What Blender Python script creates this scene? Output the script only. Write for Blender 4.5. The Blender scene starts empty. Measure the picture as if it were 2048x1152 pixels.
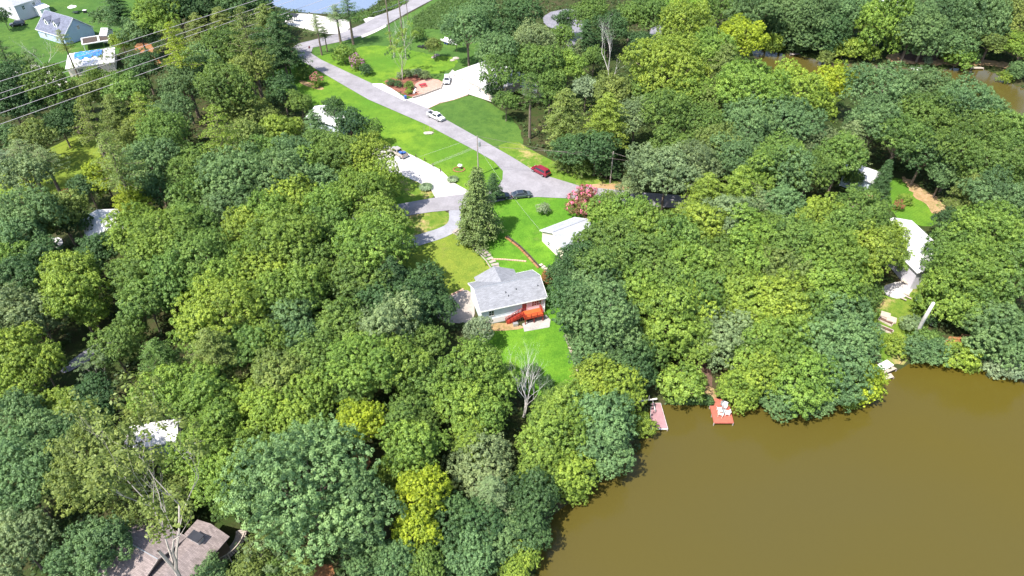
import bpy, bmesh, math, random
import numpy as np
from mathutils import Vector, Matrix
R = math.radians
sc = bpy.context.scene
col = sc.collection
# ------------------------------------------------------------------ camera
CZ = 93.0; PITCH = R(40.8); FPX = 1390.0          # drone height above the lake, tilt, focal length in photo pixels
cam = bpy.data.cameras.new('camera'); co = bpy.data.objects.new('camera', cam); col.objects.link(co)
cam.sensor_width = 36.0; cam.lens = 36.0*FPX/2048.0; cam.clip_start = 0.5; cam.clip_end = 9000
co.location = (0, 0, CZ); co.rotation_euler = (R(90)-PITCH, 0, 0)
sc.camera = co
sc.render.resolution_x = 1024; sc.render.resolution_y = 576
# ------------------------------------------------------------------ light
SUN_EL = R(59); SHX, SHY = 0.745, 0.667              # shadows fall to the right and away
w = bpy.data.worlds.new('World'); sc.world = w; w.use_nodes = True
nt = w.node_tree; bg = nt.nodes['Background']
sky = nt.nodes.new('ShaderNodeTexSky'); sky.sky_type = 'NISHITA'; sky.sun_disc = False
sky.sun_elevation = SUN_EL; sky.sun_rotation = math.atan2(-SHX, -SHY)
sky.air_density = 1.0; sky.dust_density = 1.5; sky.ozone_density = 1.0
nt.links.new(sky.outputs[0], bg.inputs[0]); bg.inputs[1].default_value = 0.15
sl = bpy.data.lights.new('sun', 'SUN'); so = bpy.data.objects.new('sun', sl); col.objects.link(so)
sl.energy = 4.6; sl.angle = R(0.5); sl.color = (1.0, 0.955, 0.88)
d = Vector((SHX*math.cos(SUN_EL), SHY*math.cos(SUN_EL), -math.sin(SUN_EL)))
so.rotation_euler = d.to_track_quat('-Z', 'Y').to_euler()
so.location = (-60, -40, 200)
vs = sc.view_settings; vs.view_transform = 'Standard'; vs.look = 'None'; vs.exposure = 1.06; vs.gamma = 1.0; vs.use_curve_mapping = False
sc.render.engine = 'CYCLES'
sc.cycles.max_bounces = 7; sc.cycles.transparent_max_bounces = 6; sc.cycles.diffuse_bounces = 4; sc.cycles.glossy_bounces = 2

# ------------------------------------------------------------------ picture -> world
def ray(px, py):
    u = (px-1024)/FPX; v = (576-py)/FPX
    c, s = math.cos(PITCH), math.sin(PITCH)
    return u, c+v*s, -s+v*c
def atz(px, py, z):
    dx, dy, dz = ray(px, py); t = (z-CZ)/dz
    return dx*t, dy*t, z
def pxscale(x, y, z):                                # picture pixels per metre at a point
    return FPX/(y*math.cos(PITCH)-(z-CZ)*math.sin(PITCH))
def projpx(x, y, z):
    c, s = math.cos(PITCH), math.sin(PITCH); z = z-CZ
    dep = y*c-z*s
    return 1024+FPX*x/dep, 576-FPX*(y*s+z*c)/dep

LAKE = [(1070,1180),(1078,1110),(1090,1060),(1112,1015),(1135,1008),(1178,988),(1200,960),(1245,925),(1275,895),(1295,850),(1300,815),(1340,806),(1400,808),(1450,806),(1500,812),(1560,815),(1620,808),(1680,795),(1730,772),(1762,752),(1790,744),(1805,733),(1828,727),(1860,722),(1900,724),(1950,735),(2000,742),(2060,750),(2300,775),(2600,1200),(2600,1700),(1050,1900),(1040,1300)]
ARM = [(1500,95),(1545,103),(1600,112),(1650,122),(1700,128),(1760,130),(1820,138),(1860,140),(1920,136),(1965,138),(2000,150),(2030,170),(2070,185),(2200,200),(2200,330),(2070,300),(2045,270),(2015,230),(1950,198),(1850,178),(1750,172),(1650,162),(1560,146),(1510,122)]
POND = [(480,-10),(545,10),(575,21),(620,27),(700,29),(735,21),(755,6),(775,-12),(800,-60),(500,-80)]
WPOLY = [np.array([atz(a, b, 0)[:2] for a, b in q]) for q in (LAKE, ARM, POND)]
def inpoly(X, Y, poly):
    ins = np.zeros(X.shape, bool); n = len(poly)
    for i in range(n):
        x1, y1 = poly[i]; x2, y2 = poly[(i+1) % n]
        if y1 == y2: continue
        c = ((y1 > Y) != (y2 > Y)) & (X < (x2-x1)*(Y-y1)/(y2-y1)+x1)
        ins ^= c
    return ins
def pdist(X, Y, poly):
    best = np.full(X.shape, 1e9); n = len(poly)
    for i in range(n):
        x1, y1 = poly[i]; x2, y2 = poly[(i+1) % n]
        dx, dy = x2-x1, y2-y1; L = dx*dx+dy*dy+1e-9
        t = np.clip(((X-x1)*dx+(Y-y1)*dy)/L, 0, 1)
        best = np.minimum(best, np.hypot(X-x1-t*dx, Y-y1-t*dy))
    return best
def terrain(X, Y):
    d = np.full(X.shape, 1e9)
    for p in WPOLY:
        s = pdist(X, Y, p); s = np.where(inpoly(X, Y, p), -s, s); d = np.minimum(d, s)
    up = 0.4+4.6*(1-np.exp(-np.maximum(d, 0)/28.0))
    up += (0.35*np.sin(X*0.045+1.3)*np.cos(Y*0.038)+0.2*np.sin(X*0.11+Y*0.07))*np.clip(d/25, 0, 1)
    dn = np.maximum(-1.6, -0.3+d*0.35)
    t = np.clip((d+0.8)/1.6, 0, 1); t = t*t*(3-2*t)
    return dn*(1-t)+up*t
GX0, GX1, GY0, GY1, GS = -260.0, 260.0, -20.0, 400.0, 2.0
gx = np.arange(GX0, GX1+.1, GS); gy = np.arange(GY0, GY1+.1, GS)
GXX, GYY = np.meshgrid(gx, gy); GZ = terrain(GXX, GYY)
def T(x, y):
    fx = (x-GX0)/GS; fy = (y-GY0)/GS
    if fx < 0 or fy < 0 or fx >= len(gx)-1 or fy >= len(gy)-1:
        fx = min(max(fx, 0), len(gx)-1.001); fy = min(max(fy, 0), len(gy)-1.001)
    i, j = int(fx), int(fy); a, b = fx-i, fy-j
    return float(GZ[j, i]*(1-a)*(1-b)+GZ[j, i+1]*a*(1-b)+GZ[j+1, i]*(1-a)*b+GZ[j+1, i+1]*a*b)
def P(px, py, h=0.0):                                # point h metres above the ground seen at a picture pixel
    z = 4.0+h
    for _ in range(12):
        x, y, _z = atz(px, py, z); z = T(x, y)+h
    return Vector((x, y, z))

# ------------------------------------------------------------------ materials
def newmat(name):
    m = bpy.data.materials.new(name); m.use_nodes = True; n = m.node_tree
    for x in list(n.nodes): n.nodes.remove(x)
    o = n.nodes.new('ShaderNodeOutputMaterial'); return m, n, o
def N(n, t, **k):
    x = n.nodes.new(t)
    for a, b in k.items():
        if a[0] == 'i' and a[1:].isdigit(): x.inputs[int(a[1:])].default_value = b
        else: setattr(x, a, b)
    return x
def noise(n, scale, detail=4, rough=.6, coord='Object', sx=None):
    tc = N(n, 'ShaderNodeTexCoord'); mp = N(n, 'ShaderNodeMapping')
    if sx: mp.inputs['Scale'].default_value = sx
    t = N(n, 'ShaderNodeTexNoise'); t.inputs['Scale'].default_value = scale; t.inputs['Detail'].default_value = detail; t.inputs['Roughness'].default_value = rough
    n.links.new(tc.outputs[coord], mp.inputs[0]); n.links.new(mp.outputs[0], t.inputs[0]); return t
def ramp(n, src, stops):
    r = N(n, 'ShaderNodeValToRGB'); e = r.color_ramp.elements
    while len(e) < len(stops): e.new(.5)
    for i, (p, c) in enumerate(stops):
        e[i].position = p; e[i].color = (c[0], c[1], c[2], 1) if not isinstance(c, float) else (c, c, c, 1)
    n.links.new(src, r.inputs[0]); return r
def mix(n, f, a, b, mode='MIX'):
    m = N(n, 'ShaderNodeMix'); m.data_type = 'RGBA'; m.blend_type = mode
    for s, v in ((0, f), (6, a), (7, b)):
        if hasattr(v, 'links') or hasattr(v, 'is_output'): n.links.new(v, m.inputs[s])
        else: m.inputs[s].default_value = v if s == 0 else (v[0], v[1], v[2], 1)
    return m.outputs[2]
def bsdf(n, o, colr, rough=.8, spec=.3, metal=0.0, bump=None, bs=.3, bd=.05):
    p = N(n, 'ShaderNodeBsdfPrincipled'); p.inputs['Roughness'].default_value = rough
    p.inputs['Specular IOR Level'].default_value = spec; p.inputs['Metallic'].default_value = metal
    if hasattr(colr, 'is_output'): n.links.new(colr, p.inputs['Base Color'])
    else: p.inputs['Base Color'].default_value = (colr[0], colr[1], colr[2], 1)
    if bump is not None:
        b = N(n, 'ShaderNodeBump'); b.inputs['Strength'].default_value = bs; b.inputs['Distance'].default_value = bd
        n.links.new(bump, b.inputs['Height']); n.links.new(b.outputs[0], p.inputs['Normal'])
    n.links.new(p.outputs[0], o.inputs[0]); return p
def plain(name, c, rough=.6, var=.12, scale=3.0, metal=0.0, spec=.4, coord='Object'):
    m, n, o = newmat(name); t = noise(n, scale, 5, coord=coord)
    r = ramp(n, t.outputs[0], [(.3, tuple(v*(1-var) for v in c)), (.7, tuple(min(1, v*(1+var)) for v in c))])
    bsdf(n, o, r.outputs[0], rough, spec, metal, t.outputs[0], .15, .01); return m
def ground_mat(name, a, b, c2, s1=.08, s2=.9, s3=7.0, patch=None, pf=(.6, .75), ps=.12, mow=0.0, bump=.5):
    m, n, o = newmat(name)
    t1 = noise(n, s1, 5); t2 = noise(n, s2, 6, .7); t3 = noise(n, s3, 4, .7)
    k1 = ramp(n, t1.outputs[0], [(.38, a), (.62, b)]).outputs[0]
    f = ramp(n, t2.outputs[0], [(.42, 0.0), (.66, 1.0)]).outputs[0]
    k = mix(n, f, k1, c2)
    g = ramp(n, t3.outputs[0], [(.25, .55), (.75, 1.35)]).outputs[0]
    k = mix(n, 1.0, k, g, 'MULTIPLY')
    if mow:
        wv = N(n, 'ShaderNodeTexWave'); wv.inputs['Scale'].default_value = .55; wv.inputs['Distortion'].default_value = 1.2
        tc = N(n, 'ShaderNodeTexCoord'); mp = N(n, 'ShaderNodeMapping'); mp.inputs['Rotation'].default_value = (0, 0, mow)
        n.links.new(tc.outputs['Object'], mp.inputs[0]); n.links.new(mp.outputs[0], wv.inputs[0])
        wr = ramp(n, wv.outputs[0], [(0., .94), (1., 1.05)]).outputs[0]; k = mix(n, 1.0, k, wr, 'MULTIPLY')
    if patch:
        t4 = noise(n, ps, 6, .75); f4 = ramp(n, t4.outputs[0], [(pf[0], 0.0), (pf[1], 1.0)]).outputs[0]
        k = mix(n, f4, k, patch)
    bsdf(n, o, k, .95, .1, 0, t3.outputs[0], bump, .12); return m
M = {}
M['forest'] = ground_mat('forest_floor', (.035,.05,.014), (.06,.05,.026), (.03,.055,.012), .05, .5, 5, (.11,.06,.032), (.62,.8), .06)
M['lawn'] = ground_mat('lawn_grass', (.078,.175,.018), (.145,.24,.022), (.07,.15,.016), .05, .35, 6, (.2,.2,.06), (.63,.85), .1, mow=.95, bump=.3)
M['lawn_vivid'] = ground_mat('vivid_grass', (.075,.19,.016), (.115,.24,.02), (.062,.16,.014), .07, .5, 5, (.16,.19,.05), (.6,.8), .14, bump=.5)
M['lawn_dark'] = ground_mat('dark_grass', (.052,.115,.024), (.078,.145,.026), (.045,.098,.02), .06, .5, 6, (.22,.19,.09), (.62,.72), .13, bump=.3)
M['lawn_olive'] = ground_mat('olive_grass', (.13,.19,.024), (.175,.215,.03), (.11,.165,.022), .09, .5, 5, (.2,.18,.06), (.6,.85), .16, bump=.4)
M['lawn_worn'] = ground_mat('worn_grass', (.09,.19,.018), (.15,.2,.03), (.07,.14,.016), .1, .6, 6, (.38,.27,.13), (.52,.68), .16)
M['dirt'] = ground_mat('bare_dirt', (.36,.22,.12), (.42,.29,.17), (.22,.17,.07), .15, .8, 6)
M['clay'] = ground_mat('clay', (.30,.12,.05), (.36,.2,.1), (.2,.11,.05), .15, .8, 6)
M['mulch'] = ground_mat('red_mulch', (.24,.09,.06), (.30,.13,.095), (.10,.045,.035), .3, 1.5, 9)
M['pinkgravel'] = ground_mat('pink_gravel', (.42,.25,.2), (.5,.3,.25), (.38,.22,.17), .3, 1.5, 12)
M['leaflitter'] = ground_mat('leaf_litter', (.13,.075,.06), (.16,.1,.075), (.08,.05,.035), .3, 1.5, 9)
M['gravel'] = ground_mat('pale_gravel', (.55,.52,.48), (.64,.6,.56), (.45,.43,.4), .2, 1.2, 12)
M['greygravel'] = ground_mat('grey_gravel', (.2,.19,.21), (.26,.25,.28), (.15,.15,.17), .2, 1.2, 12)
M['patio_shaded'] = ground_mat('shade_greyed_concrete', (.34,.33,.31), (.42,.40,.38), (.3,.28,.26), .3, 1.2, 9)  # rear patio: white concrete greyed, its partial shade put into the base colour
def asphalt(name, c, streak=.12):
    m, n, o = newmat(name); t = noise(n, 26, 3, .8); t2 = noise(n, .22, 6, .7); t3 = noise(n, 2.2, 5, .7)
    k = ramp(n, t2.outputs[0], [(.32, tuple(v*(1-streak) for v in c)), (.68, tuple(v*(1+streak) for v in c))]).outputs[0]
    k = mix(n, 1.0, k, ramp(n, t.outputs[0], [(.3, .82), (.7, 1.16)]).outputs[0], 'MULTIPLY')
    k = mix(n, 1.0, k, ramp(n, t3.outputs[0], [(.3, .9), (.7, 1.08)]).outputs[0], 'MULTIPLY')
    t5 = noise(n, .9, 3, .8, sx=(.25, 2.2, 1)); k = mix(n, ramp(n, t5.outputs[0], [(.66, 0.0), (.72, .55)]).outputs[0], k, tuple(v*.72 for v in c))
    bsdf(n, o, k, .9, .25, 0, t.outputs[0], .2, .01); return m
M['road'] = asphalt('weathered_asphalt', (.235,.222,.236), .2); M['drive'] = asphalt('drive_asphalt', (.26,.26,.285), .2)
def slab_concrete(name, c, w_=3.2):
    m, n, o = newmat(name); tc = N(n, 'ShaderNodeTexCoord'); mp = N(n, 'ShaderNodeMapping'); mp.inputs['Rotation'].default_value = (0, 0, -.62); n.links.new(tc.outputs['Object'], mp.inputs[0])
    br = N(n, 'ShaderNodeTexBrick'); br.offset = 0.0; br.inputs['Scale'].default_value = 1.0; br.inputs['Brick Width'].default_value = w_; br.inputs['Row Height'].default_value = w_; br.inputs['Mortar Size'].default_value = .05; n.links.new(mp.outputs[0], br.inputs[0])
    for k_, v_ in (('Color1', .94), ('Color2', 1.05), ('Mortar', .6)): br.inputs[k_].default_value = (c[0]*v_, c[1]*v_, c[2]*v_, 1)
    t = noise(n, .5, 6, .75); k = mix(n, 1.0, br.outputs[0], ramp(n, t.outputs[0], [(.3, .82), (.7, 1.1)]).outputs[0], 'MULTIPLY'); bsdf(n, o, k, .9, .2, 0, t.outputs[0], .2, .01); return m
M['concrete'] = slab_concrete('concrete', (.50,.47,.45)); M['pink_concrete'] = asphalt('path_stone', (.31,.27,.24), .15)
M['bark'] = plain('bark', (.17,.13,.10), .95, .35, 2.5); M['palebark'] = plain('pale_bark', (.42,.37,.32), .9, .25, 2.0)
M['deadwood'] = plain('dead_wood', (.52,.49,.46), .9, .2, 2.0)
M['redwood'] = plain('red_stained_wood', (.27,.024,.012), .6, .2, 2.5)
M['reddeck'] = plain('red_deck_boards', (.5,.10,.022), .6, .12, 1.5)
M['salmondeck'] = plain('salmon_boards', (.38,.105,.07), .7, .12, 1.5)
M['mauvedeck'] = plain('mauve_boards', (.32,.18,.19), .75, .15, 1.2)
M['greywood'] = plain('weathered_grey_wood', (.33,.28,.25), .85, .25, 2.0)
M['palewood'] = plain('pale_wood', (.40,.34,.28), .85, .15, 2.0)
M['darkwood'] = plain('dark_wood', (.06,.045,.035), .85, .3, 2.0)
M['white'] = plain('white_paint', (.80,.79,.77), .5, .04, 1.0); M['cream'] = plain('cream_wall', (.74,.64,.54), .8, .1, .6)
M['brick'] = plain('pink_brick', (.55,.33,.26), .85, .2, 5.0); M['greymetal'] = plain('grey_metal', (.45,.46,.47), .4, .1, 2, .6)
M['darkmetal'] = plain('dark_metal', (.05,.05,.055), .4, .2, 2, .5); M['black'] = plain('black_rubber', (.02,.02,.02), .8, .1, 2)
M['wire'] = plain('wire_aluminium', (.48,.43,.45), .5, .05, 1, .0); M['cable'] = plain('dark_cable', (.16,.13,.12), .7, .1, 1)
M['blue'] = plain('blue_plastic', (.05,.12,.35), .5, .15, 2); M['tarp'] = plain('blue_tarp', (.03,.18,.75), .5, .4, .7)
M['cyan'] = plain('turquoise_plastic', (.05,.5,.6), .4, .15, 2); M['redpaint'] = plain('red_paint', (.45,.03,.05), .5, .15, 2)
M['rock'] = plain('rock', (.36,.31,.27), .9, .3, 2.5); M['palestone'] = plain('pale_stone', (.42,.36,.30), .9, .2, 1.5)
def glass_mat(name, c, rough=.08):
    m, n, o = newmat(name); bsdf(n, o, c, rough, .9); return m
M['glass'] = glass_mat('window_glass', (.03,.05,.055)); M['blueglass'] = glass_mat('car_glass', (.02,.025,.035), .05); M['redglass'] = glass_mat('red_curtained_glass', (.13,.02,.05), .12)
def paint(name, c, metal=0.0):
    m, n, o = newmat(name); t = noise(n, 1.2, 3)
    k = ramp(n, t.outputs[0], [(.3, tuple(v*.94 for v in c)), (.7, tuple(min(1, v*1.04) for v in c))]).outputs[0]
    p = bsdf(n, o, k, .28, .5, metal); p.inputs['Coat Weight'].default_value = .6; return m
M['car_white'] = paint('white_car_paint', (.78,.78,.77)); M['car_silver'] = paint('silver_car_paint', (.62,.66,.70), .2); M['car_tan'] = paint('champagne_car_paint', (.42,.38,.33), .3)
M['car_red'] = paint('dark_red_car_paint', (.20,.008,.022)); M['car_grey'] = paint('graphite_car_paint', (.09,.11,.12), .4); M['car_black'] = paint('black_car_paint', (.02,.025,.04))
M['lamp'] = glass_mat('lamp_lens', (.6,.6,.6), .1); M['taillamp'] = glass_mat('tail_lens', (.35,.01,.01), .2)
def shingle(name, c, sc1=3.2, var=.22):
    m, n, o = newmat(name); tc = N(n, 'ShaderNodeTexCoord')
    br = N(n, 'ShaderNodeTexBrick'); br.inputs['Scale'].default_value = 1.0; br.inputs['Brick Width'].default_value = .55; br.inputs['Row Height'].default_value = .16; br.inputs['Mortar Size'].default_value = .012
    br.inputs['Color1'].default_value = (c[0]*(1-var), c[1]*(1-var), c[2]*(1-var), 1); br.inputs['Color2'].default_value = (c[0]*(1+var), c[1]*(1+var), c[2]*(1+var), 1); br.inputs['Mortar'].default_value = (c[0]*.55, c[1]*.55, c[2]*.55, 1)
    n.links.new(tc.outputs['Object'], br.inputs[0]); t = noise(n, 1.1, 6, .7)
    k = mix(n, 1.0, br.outputs[0], ramp(n, t.outputs[0], [(.3, .86), (.7, 1.12)]).outputs[0], 'MULTIPLY')
    bsdf(n, o, k, .9, .2, 0, br.outputs[1], .2, .01); return m
M['shingle_grey'] = shingle('grey_shingle', (.235,.24,.26), var=.13); M['shingle_pale'] = shingle('pale_shingle', (.36,.37,.41), var=.1); M['shingle_slate'] = shingle('slate_shingle', (.14,.15,.2))
M['shingle_brown'] = shingle('brown_shingle', (.215,.175,.165)); M['shingle_white'] = shingle('white_shingle', (.66,.65,.66), var=.06)
def siding(name, c, row=.13, dark=.72):
    m, n, o = newmat(name); tc = N(n, 'ShaderNodeTexCoord'); sp = N(n, 'ShaderNodeSeparateXYZ'); n.links.new(tc.outputs['Object'], sp.inputs[0])
    a = N(n, 'ShaderNodeMath', operation='DIVIDE'); a.inputs[1].default_value = row; n.links.new(sp.outputs[2], a.inputs[0])
    f = N(n, 'ShaderNodeMath', operation='FRACT'); n.links.new(a.outputs[0], f.inputs[0])
    k = ramp(n, f.outputs[0], [(0.0, tuple(v*dark for v in c)), (.12, c), (1.0, c)]).outputs[0]
    t = noise(n, .7, 5); k = mix(n, 1.0, k, ramp(n, t.outputs[0], [(.3, .93), (.7, 1.03)]).outputs[0], 'MULTIPLY')
    bsdf(n, o, k, .6, .3, 0, f.outputs[0], .4, .01); return m
M['siding_white'] = siding('white_siding', (.64,.73,.80)); M['siding_blue'] = siding('pale_blue_siding', (.42,.52,.68)); M['siding_grey'] = siding('grey_siding', (.55,.53,.58)); M['siding_brown'] = siding('brown_siding', (.14,.10,.08))
# leaves: colour comes from each tree's own object colour, varied leaf by leaf
def leaf_mat(name='leaf', trans=.30, fixed=None, gl=.03, byface=False):
    m, n, o = newmat(name); oi = N(n, 'ShaderNodeObjectInfo'); at = N(n, 'ShaderNodeAttribute'); at.attribute_name = 'tint'
    hs = N(n, 'ShaderNodeHueSaturation')
    mr = N(n, 'ShaderNodeMapRange'); mr.inputs[3].default_value = .55; mr.inputs[4].default_value = 1.5; n.links.new(at.outputs['Fac'], mr.inputs[0]); n.links.new(mr.outputs[0], hs.inputs['Value'])
    mh = N(n, 'ShaderNodeMapRange'); mh.inputs[3].default_value = .515; mh.inputs[4].default_value = .482; n.links.new(at.outputs['Fac'], mh.inputs[0]); n.links.new(mh.outputs[0], hs.inputs['Hue'])
    if fixed: hs.inputs['Color'].default_value = (*fixed, 1)
    elif byface: a2 = N(n, 'ShaderNodeAttribute'); a2.attribute_name = 'leafcol'; n.links.new(a2.outputs['Color'], hs.inputs['Color'])
    else: n.links.new(oi.outputs['Color'], hs.inputs['Color'])
    df = N(n, 'ShaderNodeBsdfDiffuse'); tr = N(n, 'ShaderNodeBsdfTranslucent'); g = N(n, 'ShaderNodeBsdfGlossy'); g.inputs['Roughness'].default_value = .6; g.inputs['Color'].default_value = (.8, .85, .8, 1)
    tcol = mix(n, 1.0, hs.outputs[0], (1.25, 1.2, .5), 'MULTIPLY')
    n.links.new(hs.outputs[0], df.inputs[0]); n.links.new(tcol, tr.inputs[0])
    m1 = N(n, 'ShaderNodeMixShader'); m1.inputs[0].default_value = trans; n.links.new(df.outputs[0], m1.inputs[1]); n.links.new(tr.outputs[0], m1.inputs[2])
    m2 = N(n, 'ShaderNodeMixShader'); m2.inputs[0].default_value = gl; n.links.new(m1.outputs[0], m2.inputs[1]); n.links.new(g.outputs[0], m2.inputs[2])
    n.links.new(m2.outputs[0], o.inputs[0]); return m
M['leaf'] = leaf_mat()
M['leaf_mixed'] = leaf_mat('leaf_mixed', byface=True)
# water
def water(name, c1, c2, rough=.09, amt=.5):
    m, n, o = newmat(name); t = noise(n, .012, 3, .45, sx=(1, 1.6, 1)); k = ramp(n, t.outputs[0], [(.25, c1), (.75, c2)]).outputs[0]
    w1 = noise(n, 1.6, 4, .6, sx=(1, .35, 1)); w1.inputs['Distortion'].default_value = .4
    p = bsdf(n, o, k, rough, amt, 0, w1.outputs[0], .34, .05); p.inputs['IOR'].default_value = 1.33; return m
M['water'] = water('muddy_water', (.080,.061,.007), (.068,.057,.018), .13, .5); M['pond'] = water('sky_tinted_pond_water', (.13,.17,.24), (.15,.19,.27), .2, .5)  # pond base colour carries the pale blue sky reflection

# ------------------------------------------------------------------ object helpers
class MB:
    def __init__(s): s.v = []; s.f = []; s.m = []
    def add(s, vs, fs, mi=0):
        b = len(s.v); s.v += [tuple(v) for v in vs]; s.f += [tuple(b+i for i in f) for f in fs]; s.m += [mi]*len(fs)
    def box(s, c, d, rz=0.0, mi=0, rx=0.0, ry=0.0):
        hx, hy, hz = d[0]/2, d[1]/2, d[2]/2
        m = Matrix.Translation(c) @ Matrix.Rotation(rz, 4, 'Z') @ Matrix.Rotation(ry, 4, 'Y') @ Matrix.Rotation(rx, 4, 'X')
        vs = [m @ Vector((x, y, z)) for x in (-hx, hx) for y in (-hy, hy) for z in (-hz, hz)]
        s.add(vs, [(0, 1, 3, 2), (4, 6, 7, 5), (0, 4, 5, 1), (2, 3, 7, 6), (0, 2, 6, 4), (1, 5, 7, 3)], mi)
    def beam(s, a, b, w, h, mi=0):
        a, b = Vector(a), Vector(b); d = b-a; L = d.length
        q = d.to_track_quat('X', 'Z').to_matrix().to_4x4(); m = Matrix.Translation((a+b)/2) @ q
        vs = [m @ Vector((x, y, z)) for x in (-L/2, L/2) for y in (-w/2, w/2) for z in (-h/2, h/2)]
        s.add(vs, [(0, 1, 3, 2), (4, 6, 7, 5), (0, 4, 5, 1), (2, 3, 7, 6), (0, 2, 6, 4), (1, 5, 7, 3)], mi)
    def tube(s, pts, rads, n=6, mi=0, cap=True):
        pts = [Vector(p) for p in pts]
        if not isinstance(rads, (list, tuple)): rads = [rads]*len(pts)
        b = len(s.v); up = Vector((0, 0, 1))
        for i, p in enumerate(pts):
            t = (pts[min(i+1, len(pts)-1)]-pts[max(i-1, 0)]).normalized()
            a = t.cross(up)
            if a.length < .05: a = t.cross(Vector((1, 0, 0)))
            a.normalize(); c = t.cross(a)
            for k in range(n):
                th = 2*math.pi*k/n; s.v.append(tuple(p+(a*math.cos(th)+c*math.sin(th))*rads[i]))
        for i in range(len(pts)-1):
            for k in range(n):
                k2 = (k+1) % n; s.f.append((b+i*n+k, b+i*n+k2, b+(i+1)*n+k2, b+(i+1)*n+k)); s.m.append(mi)
        if cap:
            s.f.append(tuple(b+k for k in range(n))); s.m.append(mi); e = b+(len(pts)-1)*n; s.f.append(tuple(e+k for k in reversed(range(n)))); s.m.append(mi)
    def cyl(s, c, r, h, n=16, mi=0, r2=None):
        c = Vector(c); s.tube([c, c+Vector((0, 0, h))], [r, r if r2 is None else r2], n, mi)
    def build(s, name, mat, parent=None, smooth=False, bevel=0):
        me = bpy.data.meshes.new(name); me.from_pydata(s.v, [], s.f)
        for m_ in (mat if isinstance(mat, (list, tuple)) else [mat]): me.materials.append(m_)
        me.polygons.foreach_set('material_index', s.m)
        if smooth: me.polygons.foreach_set('use_smooth', [True]*len(s.f))
        me.update()
        bm = bmesh.new(); bm.from_mesh(me); bmesh.ops.recalc_face_normals(bm, faces=bm.faces)
        if bevel: bmesh.ops.bevel(bm, geom=bm.edges, offset=bevel, segments=2, affect='EDGES', clamp_overlap=True)
        bm.to_mesh(me); bm.free()
        o = bpy.data.objects.new(name, me); col.objects.link(o)
        if parent: o.parent = parent
        return o
def empty(name, loc=(0, 0, 0), rz=0.0):
    o = bpy.data.objects.new(name, None); col.objects.link(o); o.location = loc; o.rotation_euler = (0, 0, rz); o.empty_display_size = .5; return o
def tag(o, label=None, cat=None, group=None, kind=None):
    if label: o['label'] = label
    if cat: o['category'] = cat
    if group: o['group'] = group
    if kind: o['kind'] = kind
    return o
def kids(o): return [c for c in bpy.data.objects if c.parent == o]

# ------------------------------------------------------------------ setting: one ground sheet, water, sheets laid on it
def build_ground():
    xs = np.concatenate([[-4000, -2000, -1000, -600, -400, -320], gx, [320, 400, 600, 1000, 2000, 4000]])
    ys = np.concatenate([[-3000, -1500, -800, -400, -200, -100, -50], gy, [450, 520, 700, 1000, 2000, 5000]])
    X, Y = np.meshgrid(xs, ys)
    Z = terrain(X, Y)
    v = np.stack([X, Y, Z], -1).reshape(-1, 3); ny, nx = X.shape
    i = np.arange(ny-1)[:, None]*nx+np.arange(nx-1)[None, :]
    f = np.stack([i, i+1, i+nx+1, i+nx], -1).reshape(-1, 4)
    me = bpy.data.meshes.new('ground'); me.vertices.add(len(v)); me.vertices.foreach_set('co', v.ravel())
    me.loops.add(f.size); me.loops.foreach_set('vertex_index', f.ravel().astype(np.int32))
    me.polygons.add(len(f)); me.polygons.foreach_set('loop_start', (np.arange(len(f))*4).astype(np.int32)); me.polygons.foreach_set('use_smooth', np.ones(len(f), bool))
    me.update(calc_edges=True); me.materials.append(M['forest'])
    o = bpy.data.objects.new('ground', me); col.objects.link(o); tag(o, kind='structure')
build_ground()
def quad(name, x0, x1, y0, y1, z, mat):
    b = MB(); b.add([(x0, y0, z), (x1, y0, z), (x1, y1, z), (x0, y1, z)], [(0, 1, 2, 3)]); return tag(b.build(name, mat), kind='structure')
quad('lake_water', -400, 700, -600, 238, 0, M['water']); quad('pond_water', -400, 400, 238, 700, 0.0, M['pond'])
CLEAR = []                                           # world polygons where no wild growth stands
def smooth(pts, it=2):
    for _ in range(it):
        q = []
        for i in range(len(pts)):
            a, b = pts[i], pts[(i+1) % len(pts)]
            q += [(a[0]*.75+b[0]*.25, a[1]*.75+b[1]*.25), (a[0]*.25+b[0]*.75, a[1]*.25+b[1]*.75)]
        pts = q
    return pts
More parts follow.
